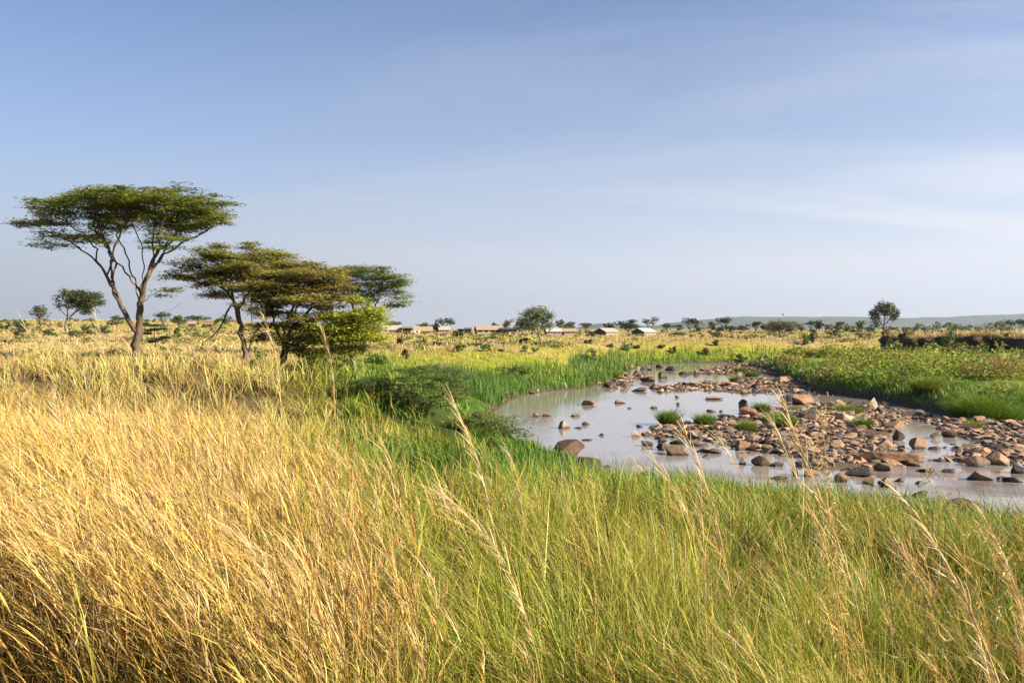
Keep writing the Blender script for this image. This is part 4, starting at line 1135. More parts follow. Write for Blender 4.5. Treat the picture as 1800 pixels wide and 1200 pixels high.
def dup(root, loc, rz, label):
    r_ = root.copy(); COL.objects.link(r_); r_.location = loc; r_.rotation_euler = (0, 0, rz); r_["label"] = label
    for ch in list(root.children):
        c_ = ch.copy(); COL.objects.link(c_); c_.parent = r_
    return r_
c0 = chair(); spots = [(-2.3, .2, "white deck chair nearest the peach lodge roof on the shelter's deck"), (-.8, -.3, "white deck chair second from the lodge on the shelter's deck"),
    (.9, .3, "white deck chair third from the lodge on the shelter's deck"), (2.5, -.1, "white deck chair farthest from the lodge on the shelter's deck")]
base_ = sh.location
for k, (a, rz, lb) in enumerate(spots):
    loc = (base_.x + a, base_.y - 2.2, base_.z + 0.352)
    if k == 0: c0.location = loc; c0.rotation_euler = (0, 0, rz); c0["label"] = lb
    else: dup(c0, loc, rz, lb)
lx, ly, lz = onland(745, 247)
for k, (px, lb) in enumerate([(724, "white deck chair standing before the timber awning"), (730, "white deck chair between the awning and the tan roofed tent"), (738, "white deck chair before the first window of the tan roofed tent")]):
    x_, y_, z_ = onland(px, 248); dup(c0, (x_, y_, z_ + .05), 0.3 * k, lb)
# pale retaining wall under the shelter
x_, y_, z_ = onland(908, 262); V, F, C = box(-2.6, 2.6, -.25, .25, -.5, .75)
Vw = V.copy(); Vw[4:, 1] *= .8
tag(link("retaining_wall", mesh("retaining_wall", Vw, F, m_white), None, (x_, y_, z_)), "low white retaining wall below the dark shelter", "wall")

# hot air balloon far over the hills
bx, by = (1376 - 900) / FOC * 5200, 5200
bz = EYE + (HORY - 553) / FOC * 5200
bal = empty("hot_air_balloon", (bx, by, bz), "tiny dark hot air balloon hanging above the hills", "balloon")
prof = [(0.02, 7.6), (2.4, 7.2), (4.6, 5.8), (5.8, 3.6), (6.0, 1.6), (5.2, -1.0), (3.6, -3.6), (2.0, -5.6), (1.1, -6.6)]
sd = 16; a = np.linspace(0, 2 * np.pi, sd, endpoint=False)
V = np.concatenate([np.stack([np.cos(a) * r_, np.sin(a) * r_, np.full(sd, z_)], 1) for r_, z_ in prof])
i = (np.arange(len(prof) - 1)[:, None] * sd + np.arange(sd)[None, :]).ravel(); j = (np.arange(len(prof) - 1)[:, None] * sd + ((np.arange(sd) + 1) % sd)[None, :]).ravel()
link("envelope", mesh("envelope", V, [np.stack([i, i + sd, j + sd, j], 1)], paint("balloon_fabric", (0.05, 0.05, 0.07)), None, True), bal)
V, F, C = box(-.8, .8, -.8, .8, -9.6, -8.4)
link("basket", mesh("basket", V, F, m_timber), bal)
rp = [tube([(q[0] * .75, q[1] * .75, -8.45), (q[0] * 1.0, q[1] * 1.0, -6.5)], [.06, .06], 4) for q in ((-1, -1), (1, -1), (1, 1), (-1, 1))]
for V, F, C in rp: link("rope", mesh("rope", V, F, m_timber), bal)

# termite mound and pale slab
def lump(w, dpt, h, seed, sub=3, rough=0.3, cuts=8):
    V, F = rock_shape(seed, sub, cuts, rough); V = V * np.array([w / 2, dpt / 2, h / 2]); return V, F
# ------------------------------------------------------------------ rocks
def ico(sub):
    b_ = bmesh.new(); bmesh.ops.create_icosphere(b_, subdivisions=sub, radius=1.0)
    V = np.array([v.co[:] for v in b_.verts]); F = np.array([[v.index for v in f.verts] for f in b_.faces]); b_.free()
    return V, F
ICO = {s_: ico(s_) for s_ in (1, 2, 3, 4)}
def rock_shape(seed, sub=3, cuts=9, rough=0.2):
    """a unit boulder with flat broken faces"""
    rg = np.random.default_rng(seed); V, F = ICO[sub]; V = V.copy()
    for k in range(cuts):
        n = norm(rg.normal(size=3)); dd = rg.uniform(0.34, 0.80)
        t = V @ n; over = t > dd
        V[over] -= np.outer(t[over] - dd, n) * 0.97
    q = V * 1.7 + seed * 1.31
    nz = (fbm(q[:, 0] + q[:, 2] * .7, q[:, 1] - q[:, 2] * .6, seed) - .5) + .45 * (fbm(q[:, 0] * 3 + q[:, 2], q[:, 1] * 3 - q[:, 2] * 2, seed + 3) - .5)
    V = V * (1 + rough * nz)[:, None]
    mx = np.abs(V).max(0); V = V / mx
    return V, F

def rock_mat(name, stops, wet=(0.045, 0.034, 0.027), wet_top=0.10):
    m, nt, out = new_mat(name)
    n1 = noise_node(nt, 2.3, 6, 0.65, 'Object', 0.3); c = ramp(nt, n1, stops)
    n2 = noise_node(nt, 26, 3, 0.7, 'Object'); sp = ramp(nt, n2, [(0.3, (0.6, 0.58, 0.56)), (0.6, (1.1, 1.1, 1.1))])
    c = mixc(nt, 1.0, c, sp, 'MULTIPLY')
    oi = nt.nodes.new("ShaderNodeObjectInfo")
    tint = ramp(nt, oi.outputs['Random'], [(0, (0.45, 0.44, 0.44)), (0.35, (0.70, 0.67, 0.63)), (0.7, (0.88, 0.80, 0.73)), (1, (0.60, 0.63, 0.64))])
    c = mixc(nt, 1.0, c, tint, 'MULTIPLY')
    # the foot of a stone standing in the river is stained dark
    geo = nt.nodes.new("ShaderNodeNewGeometry"); sep = nt.nodes.new("ShaderNodeSeparateXYZ"); nt.links.new(geo.outputs['Position'], sep.inputs[0])
    ad = nt.nodes.new("ShaderNodeMath"); ad.operation = 'MULTIPLY_ADD'; nt.links.new(n1, ad.inputs[0]); ad.inputs[1].default_value = -0.16; nt.links.new(sep.outputs[2], ad.inputs[2])
    mr = nt.nodes.new("ShaderNodeMapRange"); mr.inputs[1].default_value = wet_top - .10; mr.inputs[2].default_value = wet_top - .02; mr.inputs[3].default_value = 0.85; mr.inputs[4].default_value = 0
    nt.links.new(ad.outputs[0], mr.inputs[0]); c = mixc(nt, mr.outputs[0], c, wet)
    p = nt.nodes.new("ShaderNodeBsdfPrincipled"); nt.links.new(c, p.inputs['Base Color']); p.inputs['Specular IOR Level'].default_value = 0.25
    rr = nt.nodes.new("ShaderNodeMapRange"); rr.inputs[3].default_value = 0.85; rr.inputs[4].default_value = 0.4; nt.links.new(mr.outputs[0], rr.inputs[0]); nt.links.new(rr.outputs[0], p.inputs['Roughness'])
    b = nt.nodes.new("ShaderNodeBump"); b.inputs['Strength'].default_value = 0.7; b.inputs['Distance'].default_value = 0.05
    n3 = noise_node(nt, 7, 6, 0.7, 'Object', 0.4); nt.links.new(n3, b.inputs['Height']); nt.links.new(b.outputs[0], p.inputs['Normal'])
    nt.links.new(p.outputs[0], out.inputs[0]); return m
RM = {
 'salmon': rock_mat("salmon_rock", [(0.25, (0.24, 0.135, 0.088)), (0.5, (0.44, 0.27, 0.165)), (0.75, (0.57, 0.38, 0.25))]),
 'brown': rock_mat("brown_rock", [(0.25, (0.145, 0.09, 0.06)), (0.5, (0.27, 0.175, 0.115)), (0.75, (0.37, 0.25, 0.165))]),
 'grey': rock_mat("grey_rock", [(0.25, (0.15, 0.115, 0.09)), (0.5, (0.28, 0.225, 0.18)), (0.75, (0.38, 0.31, 0.25))]),
 'dark': rock_mat("dark_rock", [(0.25, (0.055, 0.047, 0.042)), (0.5, (0.10, 0.082, 0.07)), (0.75, (0.17, 0.135, 0.11))]),
 'pale': rock_mat("pale_rock", [(0.25, (0.32, 0.25, 0.18)), (0.5, (0.47, 0.385, 0.285)), (0.75, (0.56, 0.47, 0.36))]),
}
# px centre, base row, width px, height px, kind, label
ROCKS = [
 (1414, 711, 46, 24, 'salmon', "rounded salmon boulder, tallest stone under the green bank, its far face sunlit"),
 (1387, 705, 30, 13, 'dark', "low dark rock touching the pool beside the rounded salmon boulder"),
 (1538, 722, 24, 24, 'pale', "pale upright stone standing beside a black round one"),
 (1550, 728, 26, 15, 'dark', "black round stone in front of the pale upright one"),
 (1558, 714, 14, 9, 'salmon', "small reddish stone behind the black round one"),
 (1422, 738, 42, 19, 'grey', "light grey domed boulder on the grassy middle of the bar"),
 (1454, 745, 34, 12, 'salmon', "flat salmon slab between the two light boulders"),
 (1488, 745, 36, 19, 'pale', "pale boulder with a flat top beside a green tuft"),
 (1478, 716, 28, 13, 'salmon', "pinkish low rock below the shaded green bank"),
 (1575, 757, 42, 22, 'brown', "big brown block with a black face near the side channel"),
 (1584, 774, 24, 18, 'dark', "dark pointed stone at the head of the side channel"),
 (1596, 736, 24, 17, 'grey', "grey rock at the foot of the bank above the side channel"),
 (1623, 735, 28, 15, 'grey', "lichen spotted grey rock below a grassy hummock"),
 (1529, 796, 32, 18, 'pale', "pale yellow peaked rock at the head of the long peach slab"),
 (1562, 790, 52, 17, 'salmon', "reddish tumbled rock behind the long peach slab"),
 (1509, 816, 50, 19, 'salmon', "rounded peach rock at the near end of the long slab"),
 (1580, 816, 108, 24, 'salmon', "longest peach slab lying across the bar"),
 (1615, 790, 36, 21, 'brown', "grey brown hump beside the side channel mouth"),
 (1552, 828, 28, 15, 'brown', "knobbly brown stone in front of the long peach slab"),
 (1516, 837, 58, 15, 'dark', "long dark log shaped rock at the water's edge"),
 (1478, 848, 36, 19, 'brown', "smooth brown boulder with a bright flat face in the near water"),
 (1428, 838, 38, 15, 'brown', "tan and dark stone behind the crossed grass stalks"),
 (1400, 835, 15, 13, 'dark', "black stone at the end of the tan and dark one"),
 (1371, 843, 32, 8, 'grey', "flat grey slab near the grassy shore"),
 (1532, 851, 30, 14, 'brown', "tilted brown stone, one of a pair in the near water"),
 (1562, 856, 36, 15, 'brown', "knobbly brown stone, nearer one of the pair in the water"),
 (1584, 847, 22, 9, 'dark', "flat dark rock just behind the knobbly pair"),
 (1619, 851, 17, 6, 'dark', "small dark wedge alone in the near current"),
 (1633, 830, 30, 6, 'brown', "thin brown slab barely above water below the long peach slab"),
 (1667, 830, 26, 8, 'brown', "little reddish brown stone on a sandbar in the current"),
 (1729, 845, 40, 16, 'salmon', "salmon wedge pointing downstream in open water"),
 (1762, 844, 20, 8, 'brown', "small brown hump between the salmon wedge and a dark triangle"),
 (1785, 848, 32, 14, 'dark', "dark triangular stone in open water at the frame edge"),
 (1721, 820, 44, 17, 'brown', "square brown block with a vertical face"),
 (1764, 817, 46, 23, 'salmon', "salmon rock with a sloping bright roof and black front"),
 (1794, 832, 28, 17, 'dark', "black block cut by the frame edge"),
 (1620, 875, 28, 12, 'dark', "dark stone upstream of a flat one in the riffle"),
 (1637, 884, 38, 11, 'brown', "flat dark brown stone in the riffle"),
 (1697, 897, 56, 19, 'dark', "largest black boulder in the riffle, with white water past it"),
 (1703, 759, 28, 18, 'salmon', "pink blocky rock with a grass tuft behind"),
 (1650, 771, 32, 13, 'dark', "black slab beside the side channel"),
 (1672, 769, 22, 12, 'brown', "broken brown rock beyond the black slab"),
 (1694, 744, 26, 12, 'brown', "round tan rock in the rubble under the bank"),
 (1722, 745, 26, 16, 'salmon', "cluster rock of pale pink below the big grass hummock"),
 (1755, 739, 20, 9, 'grey', "rounded grey stone at the foot of the big grass hummock"),
 (1775, 746, 34, 10, 'salmon', "low pink slab past the rounded grey stone"),
 (1660, 714, 26, 9, 'salmon', "salmon slab tucked under the grass between two hummocks"),
 (1636, 705, 14, 6, 'pale', "pale stone on top of the smaller hummock"),
 (1736, 800, 34, 13, 'salmon', "salmon stone behind the square brown block"),
 (1644, 790, 22, 9, 'grey', "grey green pebble shaped stone at the channel mouth"),
 (1038, 712, 30, 10, 'brown', "flat brown stone in the upper pool, larger of two"),
 (1090, 709, 20, 6, 'brown', "flat brown stone in the upper pool beyond the larger one"),
 (1148, 718, 16, 5, 'brown', "small flat stone alone in the middle of the pool"),
 (1190, 699, 9, 5, 'dark', "small dark stone alone under the pebble bar"),
 (1193, 712, 8, 5, 'dark', "tiny dark stone in the middle of the pool"),
 (1106, 718, 10, 2.5, 'brown', "barely showing stone at the middle of the calm pool"),
 (940, 733, 16, 8, 'brown', "brown stone next to the feathery thorn bush in the pool"),
 (960, 732, 15, 7, 'brown', "tan stone second from the feathery thorn bush in the pool"),
 (1014, 732, 20, 8, 'brown', "blunt stone in the pool above the grey wedge"),
 (989, 753, 30, 14, 'grey', "grey wedge shaped rock in the pool"),
 (1029, 747, 17, 7, 'dark', "small dark pyramid stone beside the grey wedge"),
 (1017, 753, 18, 4, 'grey', "flat grey sliver in front of the small dark pyramid"),
 (1058, 766, 10, 5, 'brown', "single round brown stone in the calm water"),
 (1032, 774, 20, 4, 'grey', "flat grey stone before the single round one"),
 (1136, 784, 25, 9, 'dark', "dark smooth stone alone before the rubble point"),
 (1167, 778, 19, 9, 'brown', "round tan stone off the rubble point"),
 (1191, 781, 30, 8, 'dark', "dark flat slab off the rubble point"),
 (1167, 791, 24, 12, 'dark', "dark hump at the end of the low island"),
 (1191, 800, 42, 15, 'brown', "broad dark brown rock of the low island"),
 (1242, 804, 16, 7, 'brown', "small pointed stone past the low island"),
 (1237, 795, 22, 8, 'brown', "tan stone between the low island and the cracked boulder"),
 (1262, 797, 28, 9, 'brown', "flat brown slab beside the cracked boulder"),
 (1306, 816, 16, 14, 'dark', "dark pointed stone mirrored in calm water"),
 (1341, 819, 36, 20, 'brown', "round brown boulder mirrored in calm water"),
 (1372, 820, 26, 9, 'brown', "split brown stone beside the mirrored round boulder"),
 (1309, 791, 34, 18, 'salmon', "cracked tan boulder at the front edge of the bar"),
 (1332, 791, 30, 10, 'salmon', "flat tan slab leaning on the cracked boulder"),
 (1140, 836, 22, 8, 'dark', "dark round stone by the near grass shore"),
 (1149, 850, 34, 14, 'grey', "grey slab at the grass shore under the dark round stone"),
 (1083, 847, 22, 6, 'grey', "muddy grey slab at the near shore, half under grass"),
 (1112, 848, 20, 6, 'grey', "second muddy slab at the near shore"),
 (1000, 802, 54, 28, 'brown', "brown block at the corner of the grass shore"),
 (1036, 828, 58, 32, 'dark', "dark jagged rock jutting from the grass corner"),
 (1066, 822, 14, 7, 'dark', "small dark stone at the tip of the jagged rock"),
 (1117, 768, 16, 14, 'pale', "pale rounded stone at the tip of the rubble point"),
 (1221, 773, 16, 10, 'pale', "small pale stone in the gap of the bar"),
 (1308, 722, 22, 24, 'dark', "dark pyramid shaped peak on the middle bar"),
 (1320, 733, 36, 18, 'salmon', "cracked salmon boulder under the dark peak"),
 (1253, 702, 36, 5, 'salmon', "thin salmon slab flat in the pool below the pebble bar"),
 (1251, 724, 20, 4, 'salmon', "thin salmon slab in the pool nearer the middle bar"),
 (1267, 724, 8, 4, 'dark', "dark chip beside the thin slab near the middle bar"),
 (1309, 692, 12, 6, 'salmon', "small salmon stone just off the pebble bar"),
 (1187, 745, 28, 12, 'salmon', "flat pink rock at the base of the first green tuft"),
 (1290, 752, 26, 12, 'salmon', "reddish slab between the second and third tufts"),
 (1275, 733, 36, 7, 'grey', "low grey shelf behind the second green tuft"),
 (1440, 800, 38, 16, 'brown', "tawny hump among the middle rubble"),
 (1475, 790, 34, 17, 'salmon', "orange brown rock in the middle of the rubble"),
 (1498, 786, 34, 20, 'salmon', "peaked reddish rock in the middle of the rubble"),
 (1515, 762, 26, 16, 'brown', "standing brown stone above a black hollow"),
 (1290, 680, 34, 12, 'salmon', "large salmon hump on the pebble bar"),
 (1378, 672, 40, 14, 'salmon', "pink rock shelf at the end of the pebble bar"),
 (1152, 683, 24, 10, 'brown', "brown block at the start of the pebble bar"),
 (1125, 688, 34, 8, 'brown', "low tan shelf in shallow water before the pebble bar"),
 (1162, 690, 14, 7, 'pale', "pale rounded stone at the foot of the pebble bar"),
]
NR = 0
def put_rock(px, base, w, h, kind, label, k, group=None, sub=3):
    d = EYE * FOC / (base - HORY); sc = d / FOC
    x, y, _ = at(px, base)
    W = w * sc; H = h * sc / 0.93
    V, F = rock_shape(1000 + k, sub, 13, 0.13)
    dp = W * R.uniform(0.6, 0.85)
    yaw = R.uniform(-0.4, 0.4)
    c, s_ = math.cos(yaw), math.sin(yaw)
    V = np.stack([V[:, 0] * W / 2 * 1.04, V[:, 1] * dp / 2, V[:, 2]], 1)
    V = np.stack([V[:, 0] * c - V[:, 1] * s_, V[:, 0] * s_ + V[:, 1] * c, V[:, 2]], 1)
    # lower part sits in the bed: 38 % of its height is under water or gravel
    V[:, 2] = V[:, 2] * H * 0.66 + H * 0.26
    if 'pyramid' in label or 'pointed' in label or 'peaked' in label or 'triang' in label or 'wedge' in label or 'jagged' in label:
        t = np.clip(V[:, 2] / H, 0, 1); sh = 1 - 0.42 * t
        V[:, 0] = V[:, 0] * sh + W * 0.12 * t * (1 if k % 2 else -1); V[:, 1] *= sh
    o = link("rock" if w < 30 else "boulder", mesh("rock", V, [F], RM[kind]), None, (x, y + dp * .3, 0))
    tag(o, label, "rock", group)
    return o
for k, (px, bs, w_, h_, kd, lb) in enumerate(ROCKS):
    put_rock(px, bs, w_, h_, kd, lb, k, "named".replace("named", "rocks standing in the river"), 3 if w_ < 34 else 4)

# nameless stones of the bars: one object each, those that show largest
def stones_in(poly, n, smin_, smax_, rg, edge=0.6):
    P = np.array(poly); lo, hi = P.min(0) - .5, P.max(0) + .5
    xs, ys = [], []
    while len(xs) < n:
        q = rg.uniform(lo, hi, (4000, 2)); dd, _ = polydist(poly, q[:, 0], q[:, 1])
        # nearer ground gets as many stones per picture area as far ground
        w_ = S(.20, .52, fbm(q[:, 0] / 1.6, q[:, 1] / 1.6, 29)) * (lo[1] / q[:, 1]) ** 1.6 * np.where(dd < 0, 1, np.exp(-dd / 0.35) * (dd < edge))
        kx = rg.uniform(size=len(q)) < w_
        xs += list(q[kx, 0]); ys += list(q[kx, 1])
    s_ = smin_ + (smax_ - smin_) * rg.uniform(0, 1, n) ** 3.0
    return np.array(xs[:n]), np.array(ys[:n]), s_
PROTO = {kd: [mesh("stone_" + kd, rock_shape(50 + 7 * i + 91 * j, 2, 12, 0.14)[0], [ICO[2][1]], RM[kd]) for i in range(6)] for j, kd in enumerate(RM)}
ZONES = [('mid', 112, .18, .85, "middle bar between the green tufts"), ('east', 84, .18, .85, "rubble under the big grass hummock"), ('pebble', 58, .3, .85, "pebble bar across the upper pool"),
         ('far', 34, .35, .9, "farthest gravel bar at the river bend")]
KW = {'salmon': "salmon stones", 'brown': "brown stones", 'grey': "grey stones", 'dark': "dark stones", 'pale': "pale stones"}
rg = np.random.default_rng(99)
for zn, n, a0, a1, where in ZONES:
    xs, ys, ss = stones_in(BARS[zn], n, a0, a1, rg)
    zz = height(xs, ys)
    for x, y, s_, z in zip(xs, ys, ss, zz):
        kd = rg.choice(list(RM), p=[.36, .30, .14, .13, .07])
        o = link("stone", PROTO[kd][rg.integers(6)])
        o.location = (x, y, max(z, 0) - s_ * 0.02)
        o.scale = (s_ * rg.uniform(.42, .75), s_ * rg.uniform(.4, .6), s_ * rg.uniform(.16, .36))
        o.rotation_euler = (rg.normal(0, .25), rg.normal(0, .25), rg.uniform(0, 6.28))
        tag(o, "one of the small nameless %s of the %s" % (KW[kd], where), "stone", "%s of the %s" % (KW[kd], where))
# shore stones on the far grass bank
for px, py, w_, kd, lb in [(1085, 672, 16, 'dark', "dark stone at the foot of the reeds beside the pale green tuft"), (1104, 664, 20, 'dark', "dark slab at the foot of the reed bank"), (1120, 658, 18, 'grey', "grey stone where the reed bank ends"),
                           (1072, 681, 22, 'dark', "dark flat stones' edge rock under the reeds".replace("stones' edge rock", "shore rock")), (1134, 650, 18, 'dark', "dark rock by the first riffle under the reeds"), (1098, 680, 26, 'dark', "dark low rock off the reed bank"),
                           (925, 693, 10, 'salmon', "pinkish stone at the reed bank's waterline"), (936, 692, 12, 'brown', "brown stone next to the pinkish one at the waterline"), (1160, 646, 14, 'dark', "dark stone in the far shallows"),
                           (1178, 651, 20, 'dark', "dark flat rock in the far riffle"), (1205, 659, 24, 'dark', "long dark stone in front of the farthest gravel bar"), (1226, 660, 12, 'dark', "short dark stone in front of the farthest gravel bar"), (1163, 664, 26, 'dark', "long dark stone in the second riffle"),
                           (1140, 671, 30, 'dark', "dark ragged rock at the start of the second riffle")]:
    put_rock(px, py, w_, w_ * .42, kd, lb, int(px) + 7, "dark stones along the far shore", 2)

# loose rubble: nobody could count it
def rubble(n_by, name):
    parts = []
    shapes = [rock_shape(400 + i, 1, 7, .12) for i in range(14)]
    rr = np.random.default_rng(5)
    pal = [((.45, .28, .18), .38), ((.36, .25, .165), .25), ((.24, .20, .16), .14), ((.075, .06, .05), .18), ((.46, .38, .29), .05)]
    for zn, n, a0, a1 in n_by:
        xs, ys, ss = stones_in(BARS[zn], n, a0, a1, rr, 1.3)
        zz = height(xs, ys); pick = rr.integers(0, len(shapes), n); kc = rr.choice(len(pal), n, p=[q[1] for q in pal])
        for i in range(n):
            if zz[i] < -0.22: continue
            V, F = shapes[pick[i]]; a = rr.uniform(0, 6.28); c, s_ = math.cos(a), math.sin(a)
            sx_, sy_, sz_ = ss[i] * rr.uniform(.4, .95), ss[i] * rr.uniform(.3, .65), ss[i] * rr.uniform(.13, .32)
            X = V * np.array([sx_, sy_, sz_]); tl = rr.normal(0, .3); X = np.stack([X[:, 0], X[:, 1], X[:, 2] + X[:, 0] * tl], 1)
            X = np.stack([X[:, 0] * c - X[:, 1] * s_ + xs[i], X[:, 0] * s_ + X[:, 1] * c + ys[i], X[:, 2] + zz[i] + sz_ * .3], 1)
            parts.append((X, [F], np.broadcast_to(np.array(pal[kc[i]][0]) * rr.uniform(.42, .9), (len(X), 3))))
    V, F, C = cat_parts(parts)
    m, nt, out = new_mat("rubble_stone"); a_ = nt.nodes.new("ShaderNodeAttribute"); a_.attribute_name = "Col"
    n2 = noise_node(nt, 14, 4, .7, 'Object'); c = mixc(nt, 1.0, a_.outputs['Color'], ramp(nt, n2, [(.25, (.6, .6, .6)), (.75, (1.3, 1.28, 1.25))]), 'MULTIPLY')
    p = nt.nodes.new("ShaderNodeBsdfPrincipled"); nt.links.new(c, p.inputs['Base Color']); p.inputs['Roughness'].default_value = .85; p.inputs['Specular IOR Level'].default_value = .25
    b = nt.nodes.new("ShaderNodeBump"); b.inputs['Strength'].default_value = .6; b.inputs['Distance'].default_value = .03; nt.links.new(n2, b.inputs['Height']); nt.links.new(b.outputs[0], p.inputs['Normal'])
    nt.links.new(p.outputs[0], out.inputs[0])
    tag(link(name, mesh(name, V, F, m, C)), kind="stuff")
rubble([('mid', 5200, .08, .52), ('east', 3800, .08, .52), ('pebble', 2300, .13, .55), ('far', 1000, .16, .6), ('shore', 520, .12, .5)], "river_gravel")

# pink outcrop, pale slab, termite mound on the slopes
def slope_rock(px, d, w, h, kd, nm, lb, ct, seed, tall=0.8):
    x, y, z = onland(px, d); V, F = rock_shape(seed, 3, 9, .3); V = V * np.array([w / 2, w * .38, h * tall])
    V[:, 2] += h * .1
    return tag(link(nm, mesh(nm, V, [F], RM[kd] if kd in RM else kd), None, (x, y, z)), lb, ct)
for i, (px, d, w, h, kd, lb) in enumerate([(1108, 100, 1.5, .5, 'salmon', "pink stone of the outcrop above the reeds, nearest the thorn bush"), (1121, 101, 1.3, .45, 'pale', "pale pink stone in the middle of the outcrop above the reeds"),
        (1133, 99, 1.3, .7, 'grey', "grey steep stone at the end of the outcrop above the reeds"), (1142, 97, 1.0, .6, 'grey', "grey stone lowest in the outcrop above the reeds")]):
    slope_rock(px, d, w, h, kd, "boulder", lb, "rock", 70 + i)
slope_rock(1444, 118, 2.6, .5, 'pale', "boulder", "pale rock slab on the grass beside the dark narrow bush", "rock", 81)
m_termite = simple_mat("termite_earth", [(.3, (.16, .095, .075)), (.7, (.27, .17, .13))], 4, .95, .9, .1)
slope_rock(774, 57, 1.15, .55, m_termite, "termite_mound", "reddish brown termite mound on the golden slope", "termite mound", 90)
# ------------------------------------------------------------------ grass
m_grass = leaf_mat("grass_blades", 0.24, 0.5, 0.3, (0.61, 0.61, 0.61))
m_straw = leaf_mat("dry_stalks", 0.24, 0.5, 0.3, (0.80, 0.80, 0.80))
def spread(n, d0, d1, half=0.80, rg=R):
    y = d0 * (d1 / d0) ** rg.uniform(0, 1, n); x = rg.uniform(-half, half, n) * y
    return x, y
def emit(name, parts, mat=None):
    V, F, C = cat_parts(parts)
    return tag(link(name, mesh(name, V, F, mat or m_grass, C)), kind="stuff")
STRAW = np.array([0.86, 0.55, 0.145]); PINK = np.array([0.93, 0.60, 0.27]); RUST = np.array([0.64, 0.315, 0.04]); STEMG = np.array([0.22, 0.215, 0.03])

def blade_dirs(n, lean, rg, wind=0.12):
    a = rg.uniform(0, 2 * np.pi, n); s_ = np.abs(rg.normal(0, lean, n))
    D = np.stack([np.cos(a) * s_ - wind, np.sin(a) * s_, np.ones(n)], 1)
    return norm(D)

def tallweight(x, y):
    """where the tall blond thatching grass stands"""
    n = fbm(x / 3.5, y / 3.5, 71) - 0.5
    return S(0.0, -0.44, x / y + 0.55 * n) * S(27, 15, y + 10 * S(-.30, -.10, x / y) - 4 * S(-.2, -.36, x / y))

